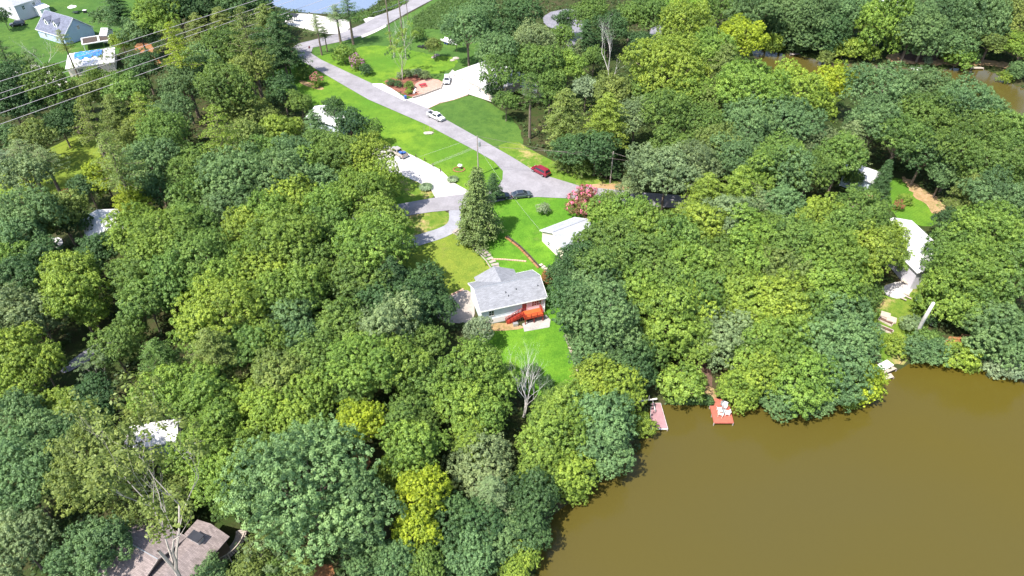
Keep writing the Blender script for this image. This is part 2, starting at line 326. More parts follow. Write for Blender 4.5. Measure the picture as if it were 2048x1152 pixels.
def sheet(name, px, off, mat, sm=0, clear=True, rag=0.0, step=2.0):
    w_ = [tuple(P(a, b)[:2]) for a, b in px]
    if sm: w_ = smooth(w_, sm)
    if rag:                                          # worn, uneven edge
        rn = random.Random(len(px)*7+int(px[0][0])); q = []
        for i in range(len(w_)):
            a, b = Vector(w_[i]), Vector(w_[(i+1) % len(w_)]); L = (b-a).length; k = max(1, int(L/.9))
            nn = Vector((b.y-a.y, a.x-b.x)).normalized() if L > 0 else Vector((0, 0))
            for j in range(k): q.append(tuple(a+(b-a)*j/k+nn*rn.uniform(-rag, rag)))
        w_ = q
    if clear: CLEAR.append(np.array(w_))
    bm = bmesh.new(); vv = [bm.verts.new((x, y, 0)) for x, y in w_]
    f = bm.faces.new(vv); bm.normal_update()
    bmesh.ops.triangulate(bm, faces=[f])
    xs = [p[0] for p in w_]; ys = [p[1] for p in w_]
    for ax, lo, hi in ((0, min(xs), max(xs)), (1, min(ys), max(ys))):
        k = math.ceil(lo/step)*step
        while k < hi:
            c = (k, 0, 0) if ax == 0 else (0, k, 0); nn = (1, 0, 0) if ax == 0 else (0, 1, 0)
            bmesh.ops.bisect_plane(bm, geom=bm.verts[:]+bm.edges[:]+bm.faces[:], plane_co=c, plane_no=nn, dist=1e-4); k += step
    bmesh.ops.triangulate(bm, faces=bm.faces[:])
    for v in bm.verts: v.co.z = T(v.co.x, v.co.y)+off
    bmesh.ops.recalc_face_normals(bm, faces=bm.faces)
    if sum(f.normal.z for f in bm.faces) < 0: bmesh.ops.reverse_faces(bm, faces=bm.faces[:])
    me = bpy.data.meshes.new(name); bm.to_mesh(me); bm.free(); me.materials.append(mat)
    for p_ in me.polygons: p_.use_smooth = True
    o = bpy.data.objects.new(name, me); col.objects.link(o); tag(o, kind='structure'); return o
G1, G2, G3, G4 = .07, .10, .13, .16
sheet('lawn', [(515,152),(560,138),(590,128),(606,118),(640,138),(745,198),(860,250),(925,286),(990,320),(1012,343),(1012,365),(1000,388),(960,394),(925,394),(905,372),(880,350),(824,318),(780,300),(745,285),(690,255),(640,225),(600,200),(560,180)], G1, M['lawn'], 1, rag=.28)
sheet('lawn', [(610,106),(640,86),(700,76),(760,58),(830,22),(880,-8),(975,-12),(990,60),(965,125),(905,152),(880,170),(830,202),(812,208),(745,178),(640,128)], G1, M['lawn_dark'], rag=.28)
sheet('lawn', [(628,112),(680,104),(740,90),(800,95),(870,112),(905,112),(918,128),(885,146),(850,150),(800,156),(772,172),(745,178),(640,126)], G2, M['lawn'], 1, rag=.4)
sheet('lawn', [(845,224),(880,206),(935,188),(980,204),(1040,250),(1048,300),(1010,306),(975,294),(900,256)], G1, M['lawn_dark'], 1, rag=.28)
sheet('lawn', [(985,296),(1030,280),(1062,300),(1110,325),(1150,342),(1200,356),(1262,370),(1262,392),(1150,382),(1060,352)], G2, M['lawn_worn'], 1)
sheet('lawn', [(745,345),(800,352),(834,362),(866,382),(872,396),(780,416),(735,416)], G1, M['lawn_worn'], 1, rag=.28)
sheet('lawn', [(750,436),(800,434),(862,422),(897,420),(905,450),(870,472),(815,490),(750,485)], G1, M['lawn_worn'], 1, rag=.28)
sheet('lawn', [(790,505),(850,482),(887,470),(912,462),(950,500),(992,545),(975,580),(930,592),(900,606),(850,606),(830,560)], G1, M['lawn_olive'], 1, rag=.28)
sheet('lawn', [(915,452),(940,420),(1000,390),(1060,392),(1150,390),(1210,404),(1190,470),(1110,535),(1118,600),(1130,660),(1090,665),(1085,600),(1060,560),(985,560),(960,510)], G1, M['lawn_vivid'], 1, rag=.28)
sheet('lawn', [(950,650),(1040,655),(1092,658),(1125,640),(1140,690),(1158,745),(1140,775),(1095,795),(1040,785),(1000,745),(965,690)], G1, M['lawn_vivid'], 1, rag=.28)
sheet('lawn', [(-80,-40),(310,-40),(260,60),(235,110),(180,165),(120,200),(40,210),(-60,170)], G1, M['lawn_dark'], rag=.28)
sheet('lawn', [(85,305),(130,280),(165,266),(205,280),(195,350),(150,378),(90,392),(-30,408),(-30,350),(40,345)], G1, M['lawn_olive'], 1, rag=.28)
sheet('lawn', [(1775,372),(1795,352),(1840,382),(1885,402),(1885,430),(1865,455),(1840,452),(1800,445),(1772,410)], G1, M['lawn'], 1, rag=.28)
sheet('dirt_patch', [(1800,352),(1812,354),(1850,382),(1892,408),(1890,425),(1872,432),(1850,410),(1820,385)], G2, M['dirt'], 1, rag=.5)
sheet('lawn', [(1330,-30),(1420,-30),(1405,25),(1350,25),(1330,10)], G1, M['lawn'], rag=.28)
sheet('bank', [(1770,112),(1800,104),(1870,120),(1960,118),(2020,125),(2040,140),(1985,141),(1960,136),(1862,139),(1820,136),(1775,128)], G1, M['dirt'], 1, rag=.5)
sheet('bank', [(1790,104),(1870,92),(1880,110),(1872,124),(1820,126)], G2, M['leaflitter'], 1)
sheet('bank', [(1730,600),(1790,560),(1840,570),(1880,600),(1850,660),(1820,715),(1800,730),(1770,735),(1745,690)], G1, M['lawn_worn'], 1, rag=.5)
sheet('bank', [(1395,720),(1420,712),(1425,760),(1432,800),(1400,806),(1375,800),(1388,770)], G1, M['leaflitter'], 1, rag=.5)
sheet('dirt_path', [(1405,775),(1425,772),(1436,797),(1424,806),(1412,800)], G2, M['dirt'], 1)
sheet('path', [(1150,377),(1200,366),(1262,374),(1262,386),(1200,382)], G3, M['dirt'], 1, rag=.3)
sheet('clay_patch', [(265,88),(300,85),(312,110),(325,130),(305,135),(280,112)], G1, M['clay'], 1, rag=.5)
sheet('clay_patch', [(120,380),(150,372),(155,392),(130,396)], G1, M['clay'], 1, rag=.5)
sheet('clay_patch', [(695,905),(735,905),(740,950),(715,950)], G1, M['clay'], 1, rag=.5)
sheet('clay_patch', [(600,1135),(640,1125),(670,1135),(672,1160),(600,1165)], G1, M['clay'], 1, rag=.5)
sheet('clay_patch', [(1885,675),(1940,668),(1990,690),(1975,700),(1890,700)], G1, M['clay'], 1, rag=.5)
# roads and drives
sheet('road', [(819,-2),(800,15),(752,33),(727,48),(687,65),(637,78),(597,88),(585,96),(594,112),(606,124),(617,130),(680,167),(737,200),(852,250),(924,288),(952,303),(987,323),(1006,343),(1005,360),(997,373),(970,384),(922,390),(872,396),(782,412),(700,420),(700,446),(787,437),(862,425),(922,420),(1015,400),(1074,395),(1144,398),(1199,405),(1270,412),(1400,420),(1400,395),(1269,385),(1249,382),(1164,374),(1144,368),(1101,355),(1061,338),(1024,315),(977,288),(892,240),(862,220),(812,200),(749,170),(642,120),(622,107),(626,96),(687,83),(722,73),(774,50),(812,28),(869,-2)], G4, M['road'])
sheet('gravel_shoulder', [(722,72),(748,62),(772,50),(773,54),(750,66),(724,77)], G4+.03, M['gravel'])
sheet('gravel_shoulder', [(726,40),(738,35),(750,36),(732,46)], G4+.03, M['gravel'])
sheet('gravel_lot', [(568,34),(585,27),(620,28),(660,36),(700,40),(702,60),(668,70),(640,66),(600,56),(572,50)], G2, M['gravel'], 1)
sheet('gravel_shoulder', [(745,168),(765,168),(782,177),(800,189),(814,200),(810,203),(770,184),(746,172)], G4+.03, M['gravel'])
sheet('driveway', [(750,284),(758,284),(824,311),(882,341),(907,366),(940,384),(924,391),(872,398),(866,388),(862,380),(834,364),(807,353),(760,340),(730,320)], G3, M['concrete'])
sheet('driveway', [(812,200),(827,196),(882,178),(887,160),(905,140),(985,205),(937,189),(909,200),(879,206),(857,218),(852,222)], G3, M['concrete'])
sheet('driveway', [(897,418),(921,418),(922,440),(927,455),(907,467),(887,477),(849,489),(824,496),(780,505),(775,492),(812,477),(850,466),(874,459),(893,450),(899,440)], G3, M['drive'], 1)
sheet('driveway', [(893,596),(905,588),(930,578),(948,590),(950,640),(930,648),(885,645),(860,620)], G2, M['pink_concrete'], 1)
sheet('mulch_bed', [(764,167),(782,155),(812,150),(840,149),(869,159),(884,162),(882,177),(850,189),(827,196),(800,187)], G2, M['mulch'], 1)
sheet('gravel_bed', [(826,170),(850,158),(884,160),(884,177),(852,188),(832,188)], G3, M['pinkgravel'], 1)
sheet('mulch_bed', [(600,160),(612,163),(640,172),(650,178),(640,181),(616,174),(598,166)], G2, M['dirt'], 1)
sheet('gravel_lot', [(1085,28),(1150,15),(1168,40),(1162,100),(1152,114),(1133,92),(1122,62),(1088,52)], G2, M['greygravel'], 1)
sheet('gravel_lot', [(1296,58),(1326,48),(1324,78),(1304,98)], G2, M['greygravel'], 1)
sheet('gravel_path', [(118,742),(160,708),(195,686),(240,660),(285,605),(298,610),(262,668),(205,706),(168,728),(132,748)], G2, M['greygravel'], 1)
sheet('gravel_path', [(10,150),(60,127),(84,133),(120,145),(140,170),(110,178),(50,158)], G2, M['gravel'], 1)
sheet('patio', [(98,478),(122,474),(128,490),(108,498)], G2, M['concrete'], 1)
sheet('mulch_bed', [(1133,688),(1140,690),(1152,705),(1166,742),(1158,750),(1146,720)], G2, M['mulch'], 1)
sheet('patio', [(1044,648),(1092,630),(1101,640),(1099,655),(1048.7,664)], G2, M['patio_shaded'])
sheet('patio', [(1760,575),(1800,562),(1828,568),(1822,588),(1800,600),(1770,592)], G3, M['concrete'], 1)
sheet('gravel_strip', [(950,652),(1010,645),(1046,652),(1047,658),(1012,662),(960,664)], G2, M['dirt'], 1)

# ------------------------------------------------------------------ houses
def windowp(par, side, D, u, z, w_, h, L, W, pane='glass', mull=2, frame='white'):
    # side: S,N (faces -y,+y) or W,E (faces -x,+x), in the house's own frame
    if side in 'SN':
        sg = -1 if side == 'S' else 1; c = Vector((u, sg*(W/2+.02), z)); rz = 0
    else:
        sg = -1 if side == 'W' else 1; c = Vector((sg*(L/2+.02), u, z)); rz = math.pi/2
    out = Vector((0, sg, 0)) if side in 'SN' else Vector((sg, 0, 0)); al = Vector((1, 0, 0)) if side in 'SN' else Vector((0, 1, 0))
    f = MB(); t = .07
    for k in (-1, 1):
        f.box(c+al*k*(w_/2), (t, .09, h+t), rz); f.box(c+Vector((0, 0, k*h/2)), (w_-t, .09, t), rz)
    for k in range(1, mull): f.box(c+al*(w_*(k/mull-.5)), (t*.8, .07, h-t), rz)
    f.box(c+out*.01, (w_-t, .05, .05), rz)
    fo = f.build('window', M[frame], par)
    g = MB(); g.box(c, (w_-t*.9, .03, h-t*.9), rz); g.build('pane', M[pane], fo)
    return fo
def house(name, label, loc, rz, L, W, h, rise, oh=.4, wall='siding_white', roof='shingle_grey', foot=1.5, hip=0.0, wins=(), cat='house', trim='white'):
    e = empty(name, loc, rz); tag(e, label, cat)
    x, y = L/2, W/2; b = MB()
    kr = rise/(y+oh); gz = h+kr*y if not hip else h
    if hip: b.add([(-x,-y,-foot),(x,-y,-foot),(x,y,-foot),(-x,y,-foot),(-x,-y,h),(x,-y,h),(x,y,h),(-x,y,h)], [(0,1,5,4),(1,2,6,5),(2,3,7,6),(3,0,4,7)])
    else: b.add([(-x,-y,-foot),(x,-y,-foot),(x,y,-foot),(-x,y,-foot),(-x,-y,h),(x,-y,h),(x,y,h),(-x,y,h),(-x,0,gz),(x,0,gz)], [(0,1,5,4),(1,2,6,9,5),(2,3,7,6),(3,0,4,8,7)])
    b.build('wall', M[wall], e)
    X, Y, t = x+oh, y+oh, .16; ze = h-.02; zr = h+rise; r = MB(); hx = hip
    top = [(-X,-Y,ze),(X,-Y,ze),(X,Y,ze),(-X,Y,ze),(-X+hx,0,zr),(X-hx,0,zr)]
    r.add([(a,b_,c+t) for a, b_, c in top]+[(a,b_,c+.001) for a, b_, c in top], [(0,1,5,4),(2,3,4,5),(1,2,5),(3,0,4)] if hip else [(0,1,5,4),(2,3,4,5)])
    n0 = len(r.v)-12
    r.f += [tuple(n0+i for i in f) for f in ((6,10,11,7),(8,11,10,9),(0,6,7,1),(2,8,9,3))]; r.m += [0]*4
    if hip: r.f += [tuple(n0+i for i in f) for f in ((1,7,8,2),(3,9,6,0))]; r.m += [0]*2
    else: r.f += [tuple(n0+i for i in f) for f in ((1,7,11,5),(5,11,8,2),(0,4,10,6),(4,3,9,10))]; r.m += [0]*4
    ro = r.build('roof', M[roof], e)
    tr = MB()
    for sy in (-1, 1): tr.box((0, sy*(Y+.04), ze+.03), (2*X+.1, .07, .2))
    if not hip:
        for sx in (-1, 1):
            for sy in (-1, 1): tr.beam((sx*(X+.04), sy*(Y+.02), ze+.05), (sx*(X+.04), 0, zr+.05), .06, .22)
    tr.build('fascia', M[trim], e)
    cp = MB(); cp.tube([(-X+hx, 0, zr+t+.0), (X-hx, 0, zr+t+.0)], .07, 6); cp.build('ridge_cap', M['greymetal'], ro)
    for wd in wins: windowp(e, wd[0], None, *wd[1:5], L, W, *(wd[5:] if len(wd) > 5 else ()))
    e['_d'] = 0; del e['_d']
    c, s = math.cos(rz), math.sin(rz); CLEAR.append(np.array([(loc[0]+a*c-b_*s, loc[1]+a*s+b_*c) for a, b_ in ((-X,-Y),(X,-Y),(X,Y),(-X,Y))]))
    return e
def hpx(name, label, pL, pR, he, W, rise, oh=.4, Lx=None, anchor=0.5, **k):
    # pL,pR: picture pixels of the two ends of the eave nearest the camera; he: eave height; W: full roof depth
    a = P(*pL, he); b = P(*pR, he); g = T((a.x+b.x)/2, (a.y+b.y)/2); a = Vector(atz(*pL, g+he)); b = Vector(atz(*pR, g+he))
    d_ = b-a; L = d_.length; rz = math.atan2(d_.y, d_.x)
    if Lx: b = a+d_*(Lx/L); L = Lx
    nrm = Vector((-math.sin(rz), math.cos(rz), 0)); c = (a+b)/2+nrm*W/2
    return house(name, label, (c.x, c.y, g), rz, L-2*oh, W-2*oh, he, rise, oh, **k), g, L-2*oh, W-2*oh
hB, gB, LB, WB = hpx('house', 'white one storey house with grey shingle roof and red rear deck in the clearing', (960.6,624.9), (1094.6,595.7), 3.75, 8.5, 2.0, .35, wall='siding_white', roof='shingle_grey', foot=2.5,
    wins=[('S', -4.3, 2.6, .95, 1.25, 'glass', 2)])
print('HOUSE', hB.location, hB.rotation_euler.z, LB, WB, gB)
iB = (Matrix.Translation(hB.location) @ Matrix.Rotation(hB.rotation_euler.z, 4, 'Z')).inverted()
def loc(px, py, h): return iB @ Vector(atz(px, py, gB+h))
# front cross gable, foundation band, pipes, door, red windows
b = MB(); gw, gd, gc = 3.7, 1.3, -.9; y0 = WB/2; hh = 3.75; rg = 1.75
b.add([(gc-gw,y0+.02,-2),(gc-gw,y0+gd,-2),(gc+gw,y0+gd,-2),(gc+gw,y0+.02,-2),(gc-gw,y0+.02,hh),(gc-gw,y0+gd,hh),(gc+gw,y0+gd,hh),(gc+gw,y0+.02,hh),(gc,y0+gd,hh+rg*.92)], [(0,1,5,4),(1,2,6,8,5),(2,3,7,6)]); b.build('front_bay', M['siding_white'], hB)
b = MB(); X0, X1, yy, yb = gc-gw-.35, gc+gw+.35, y0+gd+.35, .5
kk = 2.0/(WB/2+.35)
for s_, xa in ((-1, X0), (1, X1)):
    zt = hh+rg+.16
    b.add([(xa,yy,hh+.14),(gc,yy,zt),(gc,yb,zt),(xa,y0+.36,hh+.14),(xa,yy,hh),(gc,yy,zt-.14),(gc,yb,zt-.14),(xa,y0+.36,hh)], [(0,1,2,3),(4,7,6,5),(0,4,5,1),(0,3,7,4)])
b.build('cross_gable_roof', M['shingle_grey'], hB)
b = MB(); b.box((0, -WB/2-.02, .05), (LB+.06, .1, 2.6)); b.build('foundation', M['white'], hB)
for (u, v) in ((-.9,-1.9),(1.2,-1.7),(-.6,-2.6),(5.4,-1.9)):
    z = 3.75+2.0*(1-abs(v)/(WB/2+.35))
    q = MB(); q.cyl((u, v, z), .07, .5, 8); q.build('vent_pipe', M['darkmetal'], hB)
windowp(hB, 'S', None, 4.5, 2.72, 1.9, 1.15, LB, WB, 'redglass', 4)
f = MB()
for k in (-.5, .5): f.box((2.1+k, -WB/2-.04, 2.45), (.1, .1, 2.1))
f.box((2.1, -WB/2-.04, 3.47), (.9, .1, .1)); dr = f.build('door', M['white'], hB); g = MB(); g.box((2.1, -WB/2-.03, 2.42), (.88, .04, 1.98)); g.build('door_panel', M['redglass'], dr)
b = MB(); b.box((3.75, -WB/2-.012, 2.5), (4.3, .02, 2.3)); b.build('painted_wall_panel', plain('pink_tinted_wall', (.75,.58,.62), .7, .05, 1), hB)
for u in (-LB/2-.05, LB/2):
    b = MB(); b.tube([(u, -WB/2-.1, 3.7), (u, -WB/2-.1, -1)], .05, 6); b.build('downspout', M['white'], hB)
# the deck
DZ = 1.45
c1, c2, c3, c4 = loc(1043,623.5,DZ), loc(1077,614.4,DZ), loc(1087.6,627.6,DZ), loc(1050,638,DZ)
u0, u1 = (c1.x+c4.x)/2, (c2.x+c3.x)/2; v1 = -WB/2-.08; v0 = min(c3.y, c4.y)
print('DECK', c1, c2, c3, c4)
dk = empty('deck', hB.location, hB.rotation_euler.z); tag(dk, 'bright red wooden rear deck with stairs against the white house', 'deck')
b = MB(); n_ = int((v1-v0)/.15)
for i in range(n_): b.box(((u0+u1)/2, v0+.075+i*.15, DZ), (u1-u0, .135, .05))
b.build('deck_boards', M['reddeck'], dk)
b = MB(); b.box(((u0+u1)/2, v0-.03, DZ-.12), (u1-u0+.1, .05, .26))
for u in (u0-.03, u1+.03): b.box((u, (v0+v1)/2, DZ-.12), (.05, v1-v0, .26))
for i in range(7): b.box((u0+.1+(u1-u0-.2)*i/6, (v0+v1)/2, DZ-.13), (.05, v1-v0-.1, .18))
b.build('deck_frame', M['redwood'], dk)
pl = [(1049.4,661.7),(1067.5,656.8),(1086,652.6)]
for k, u in enumerate((u0+.08, (u0+u1)/2, u1-.08)):
    q = MB(); q.box((u, v0+.05, DZ-2.2), (.13, .13, 4.2)); q.build('post', M['redwood'], dk)
for k in range(2):
    q = MB(); q.box((u1-.08, v0+1.2+k*1.1, DZ-2.2), (.13, .13, 4.0)); q.build('post', M['redwood'], dk)
def rail(par, a, b_, n, h=.92, m='redwood'):
    q = MB(); a, b_ = Vector(a), Vector(b_); up = Vector((0, 0, 1))
    q.beam(a+up*h, b_+up*h, .12, .05); q.beam(a+up*(h*.62), b_+up*(h*.62), .04, .08); q.beam(a+up*(h*.3), b_+up*(h*.3), .04, .08)
    for i in range(n+1):
        p = a+(b_-a)*i/n; q.beam(p-up*.15, p+up*(h-.03), .09, .09)
    return q.build('railing', M[m], par)
rail(dk, (u0, v0, DZ), (u1, v0, DZ), 3); rail(dk, (u1, v0, DZ), (u1, v1-.1, DZ), 2); rail(dk, (u0, v0+.1, DZ), (u0, v1-1.3, DZ), 2)
st = loc(1013,656,-1.3); sb = MB(); ua = u0; ub = st.x; n_ = 13; zb = T(*(Vector(P(1013,656))[:2]))-gB
print('STAIR', st, zb)
for i in range(n_):
    t = (i+.5)/n_; sb.box((ua+(ub-ua)*t, v1-.62, DZ+(zb-DZ)*t), (.26, .84, .05))
sb.build('stair_treads', M['redwood'], dk)
for v in (v1-.15, v1-1.08):
    q = MB(); q.beam((ua, v, DZ-.12), (ub, v, zb-.05), .06, .3); q.build('stair_stringer', M['redwood'], dk); rail(dk, (ua, v, DZ), (ub, v, zb), 5)
for i in range(9):
    t = (i+.5)/9; zt_ = DZ+(zb-DZ)*t-.2; q = MB(); q.box((ua+(ub-ua)*t, v1-1.08, (zt_+zb)/2-.1), (.07, .06, max(.2, zt_-zb))); q.build('stair_baluster', M['darkwood'], dk)
# neighbours
h2, g2, L2, W2 = hpx('house', 'pale house with light grey gabled roof half hidden by trees right of the centre lawn', (1129.5,506), (1200,478), 3.2, 9.0, 2.2, .35, wall='cream', roof='shingle_pale', foot=2, wins=[('W', -1.5, 1.5, .8, 1.1), ('W', 1.6, 1.5, .8, 1.1)])
h3, g3, L3, W3 = hpx('garage', 'long low building with blank white metal roof and pinkish cream wall beside the concrete drive', (903.8,146), (985,186), 2.7, 15.0, 1.7, .3, wall='cream', roof='shingle_white', foot=1, hip=5.0)
for u in (-6.0, -2.8): 
    q = MB(); q.box((u, -W3/2-.05, 1.1), (2.5, .06, 2.2)); q.build('garage_door', M['white'], h3)
q = MB(); q.box((1.2, -W3/2-.05, 1.05), (1.0, .06, 2.1)); q.build('door', M['white'], h3)
for u in (3.2, 5.8): windowp(h3, 'S', None, u, 1.5, 1.2, 1.1, L3, W3)
h4, g4, L4, W4 = hpx('house', 'large two storey pale grey house with white trim at the top left corner', (27,13), (82,-5), 5.4, 11.0, 3.0, .4, wall='siding_grey', roof='shingle_pale', foot=1, wins=[('S', -2, 4, 1, 1.3), ('S', 2, 4, 1, 1.3), ('W', -2, 4, 1, 1.3)])
q = MB(); q.box((L4/2-1.6, -W4/2-1.6, 1.3), (3.4, 3.0, 2.8)); ex = q.build('side_porch', M['white'], h4)
q = MB(); q.add([(L4/2-3.6,-W4/2-3.4,2.7),(L4/2+.4,-W4/2-3.4,2.7),(L4/2+.4,-W4/2-.02,3.4),(L4/2-3.6,-W4/2-.02,3.4),(L4/2-3.6,-W4/2-3.4,2.82),(L4/2+.4,-W4/2-3.4,2.82),(L4/2+.4,-W4/2-.02,3.52),(L4/2-3.6,-W4/2-.02,3.52)], [(0,1,2,3),(4,5,6,7),(0,1,5,4),(1,2,6,5),(2,3,7,6),(3,0,4,7)]); q.build('porch_roof', M['white'], h4)
h5, g5, L5, W5 = hpx('house', 'pale blue house with slate roof and two white dormers at the top left', (71,59), (127,76), 2.7, 11.0, 4.6, .3, wall='siding_blue', roof='shingle_slate', foot=1, wins=[('E', .6, 4.2, .8, 1.2), ('S', -3, 1.5, 1, 1.2), ('S', 3, 1.5, 1, 1.2)])
for u in (-3.1, 1.6):
    q = MB(); v = -W5/2+1.7; zb_ = 2.7+4.6*(1-(abs(v))/(W5/2+.3)); z0, z1, w2, dd = zb_-.2, zb_+1.5, .85, 2.4
    q.add([(u-w2,v,z0),(u+w2,v,z0),(u+w2,v+dd,z0),(u-w2,v+dd,z0),(u-w2,v,z1),(u+w2,v,z1),(u+w2,v+dd,z1),(u-w2,v+dd,z1),(u,v,z1+.75),(u,v+dd,z1+.75)], [(0,1,5,8,4),(1,2,6,5),(3,0,4,7)])
    dm = q.build('dormer', M['white'], h5)
    q = MB()
    for s_ in (-1, 1): q.add([(u+s_*(w2+.2),v-.2,z1-.12),(u,v-.2,z1+.85),(u,v+dd+.6,z1+.85),(u+s_*(w2+.2),v+dd,z1-.12),(u+s_*(w2+.2),v-.2,z1-.02),(u,v-.2,z1+.95),(u,v+dd+.6,z1+.95),(u+s_*(w2+.2),v+dd,z1-.02)], [(0,1,2,3),(4,5,6,7),(0,1,5,4),(0,3,7,4)])
    q.build('dormer_roof', M['shingle_slate'], dm); q = MB(); q.box((u, v-.03, z0+1.05), (.75, .05, 1.0)); q.build('dormer_window', M['glass'], dm)
h6, g6, L6, W6 = hpx('house', 'low house with whitish roof partly under a blue tarpaulin at the upper left', (131,138), (229,124), 2.8, 12.0, 1.6, .4, wall='cream', roof='shingle_white', foot=1, hip=4.5, wins=[('S', -3, 1.5, 1.4, 1.1), ('S', 2, 1.5, 1.4, 1.1)])
# tarp follows the roof's two long slopes, draped with folds
q = MB(); nu, nv = 22, 12; vs_ = []; rn = random.Random(4)
for i in range(nu+1):
    for j in range(nv+1):
        u = -L6/2+2.2+7.6*i/nu; v = -2.6+6.6*j/nv; v += .5*math.sin(i*.9)*(1 if j == 0 else 0)
        z = 2.8+1.6*(1-abs(v)/(W6/2+.4))+.22+.09*rn.random()+.08*math.sin(i*1.3+j*.8)
        vs_.append((u, v, z))
q.add(vs_, [(i*(nv+1)+j, (i+1)*(nv+1)+j, (i+1)*(nv+1)+j+1, i*(nv+1)+j+1) for i in range(nu) for j in range(nv)])
q2 = q.build('tarpaulin', M['tarp']); q2.location = h6.location; q2.rotation_euler = h6.rotation_euler; tag(q2, 'crumpled bright blue tarpaulin spread over the whitish roof', 'tarpaulin')
md = q2.modifiers.new('s', 'SOLIDIFY'); md.thickness = .03
hpx('shed', 'narrow white garden shed with gabled roof right of the blue dormer house', (199,71), (213,71), 2.6, 5, 1.4, .2, wall='white', roof='shingle_white', foot=.5, cat='shed')
cp = P(196,92); e = empty('carport', cp, R(28)); tag(e, 'low white framed carport with dark roof panels right of the tarped roof', 'carport')
q = MB()
for a in (-1, 1):
    q.box((0, a*2.9, 2.2), (8.2, .35, .25)); q.box((a*3.95, 0, 2.2), (.35, 5.45, .25))
    for c in (-1, 1): q.box((a*3.8, c*2.8, 1.05), (.16, .16, 2.2))
q.box((.9, 0, 2.2), (.5, 5.4, .25)); q.build('frame', M['white'], e)
for x, l in ((-1.7, 4.4), (2.5, 2.6)): q = MB(); q.box((x, 0, 2.15), (l, 5.3, .1)); q.build('roof_panel', M['darkwood'], e)
# big brown roofed house bottom left: two wings at right angles
def wing(name, label, c, he, ang, L, W, rise, **k):
    p = P(*c, he); g = T(p.x, p.y); x, y, z = atz(*c, g+he); return house(name, label, (x, y, g), ang, L, W, he, rise, **k)
hb = wing('house', 'dark brown house with weathered brown shingle roof at the bottom left corner', (268,1098), 4.2, R(-26), 9.0, 7.6, 1.3, wall='siding_brown', roof='shingle_brown', foot=2, trim='greywood', wins=[('S', 2, 2.5, 1.2, 1.2)])
for (cx_, cy_, L_, W_, nm) in ((6.9, 1.6, 4.8, 9.6, 'side_wing'),):
    q = MB(); x0, x1, ya, yb_ = cx_-L_/2, cx_+L_/2, cy_-W_/2, cy_+W_/2
    q.box((cx_, cy_, 1.2), (L_, W_, 5.4)); wg = q.build(nm, M['siding_brown'], hb)
    q = MB(); o_ = .45; xm = (x0+x1)/2; z0 = 3.95; z1 = 5.0
    q.add([(x0-o_,ya-o_,z0),(x1+o_,ya-o_,z0),(x1+o_,yb_+o_,z0),(x0-o_,yb_+o_,z0),(xm,ya-o_,z1),(xm,yb_+o_,z1)]+[(x0-o_,ya-o_,z0-.18),(x1+o_,ya-o_,z0-.18),(x1+o_,yb_+o_,z0-.18),(x0-o_,yb_+o_,z0-.18)], [(0,4,5,3),(4,1,2,5),(0,1,4),(2,3,5),(0,3,9,6),(1,2,8,7),(0,1,7,6),(2,3,9,8)])
    q.build('side_wing_roof', M['shingle_brown'], wg)
q = MB(); q.box((6.9, 4.4, 4.9), (1.4, .9, 1.3)); ch = q.build('chimney', M['greymetal'], hb); q = MB(); q.box((6.9, 4.4, 5.7), (1.8, 1.2, .12)); q.build('chimney_cap', M['darkmetal'], ch)
# curved wooden deck walkway with rail beside it
dc = P(432,1075,1.2); e = empty('curved_deck', (dc.x, dc.y, dc.z-1.2)); tag(e, 'curved weathered grey deck walkway with railing right of the brown roof', 'deck')
b = MB(); rl = MB()
for i in range(34):
    a = R(200+i*5.4); r0, r1 = 2.6, 4.0
    b.box((math.cos(a)*3.3, math.sin(a)*3.3, 1.2), (1.4, .27, .05), a)
    if i % 3 == 0:
        rl.box((math.cos(a)*4.0, math.sin(a)*4.0, 1.1), (.1, .1, 2.2), a)
    a2 = R(200+(i+1)*5.4); rl.beam((math.cos(a)*4.0, math.sin(a)*4.0, 2.2), (math.cos(a2)*4.0, math.sin(a2)*4.0, 2.2), .12, .05)
b.build('deck_boards', M['greywood'], e); rl.build('railing', M['palewood'], e)
# right hand white roofed house
h7 = wing('house', 'house with broad seamed white roof among the trees at the right', (1829,492), 4.2, R(-79), 15.0, 8.8, 1.4, wall='siding_grey', roof='shingle_white', foot=2, wins=[('E', -2, 2.2, 1.2, 1.4), ('E', 2, 2.2, 1.2, 1.4)])
q = MB(); q.box((2.0, 2.6, 5.2), (.5, .6, .9)); q.build('chimney', M['darkmetal'], h7)
for u in (-4, -1): q = MB(); q.cyl((u, 1.8, 4.9), .08, .5, 8); q.build('vent_pipe', M['darkmetal'], h7)
for i in range(4): q = MB(); q.tube([(-7.6+i*4, -4.7, 4.22), (-7.6+i*4, 0, 5.78)], .04, 4); q.build('roof_seam', M['greymetal'], h7)
wing('house', 'house with small pale roof corner showing left of the dark conifer on the right', (1726,346), 3.6, R(-42), 7, 5, 1.4, wall='siding_white', roof='shingle_white', foot=1.5)
wing('house', 'house with bright white roof showing between the trees on the left', (207,450), 3.6, R(-55), 8, 6.5, 1.2, wall='siding_white', roof='shingle_white', foot=1.5)
wing('house', 'house with pale blue white roof under the trees at the lower left', (308,868), 3.8, R(12), 6.5, 3.6, .9, wall='siding_blue', roof='shingle_white', foot=1.5)
wing('shed', 'small white roofed shed under trees above the brown roofed house', (382,908), 2.6, R(25), 3.2, 2.6, .8, wall='white', roof='shingle_white', foot=1, cat='shed')
wing('house', 'white roofed house hidden behind the dark trees left of the tan pickup', (664,232), 3.4, R(-30), 10, 7, 1.4, wall='siding_white', roof='shingle_white', foot=1.5)
wing('house', 'house with pinkish white roof at the top right edge', (1777,6), 3.4, R(-5), 9, 7, 1.2, wall='cream', roof='shingle_white', foot=1.5)
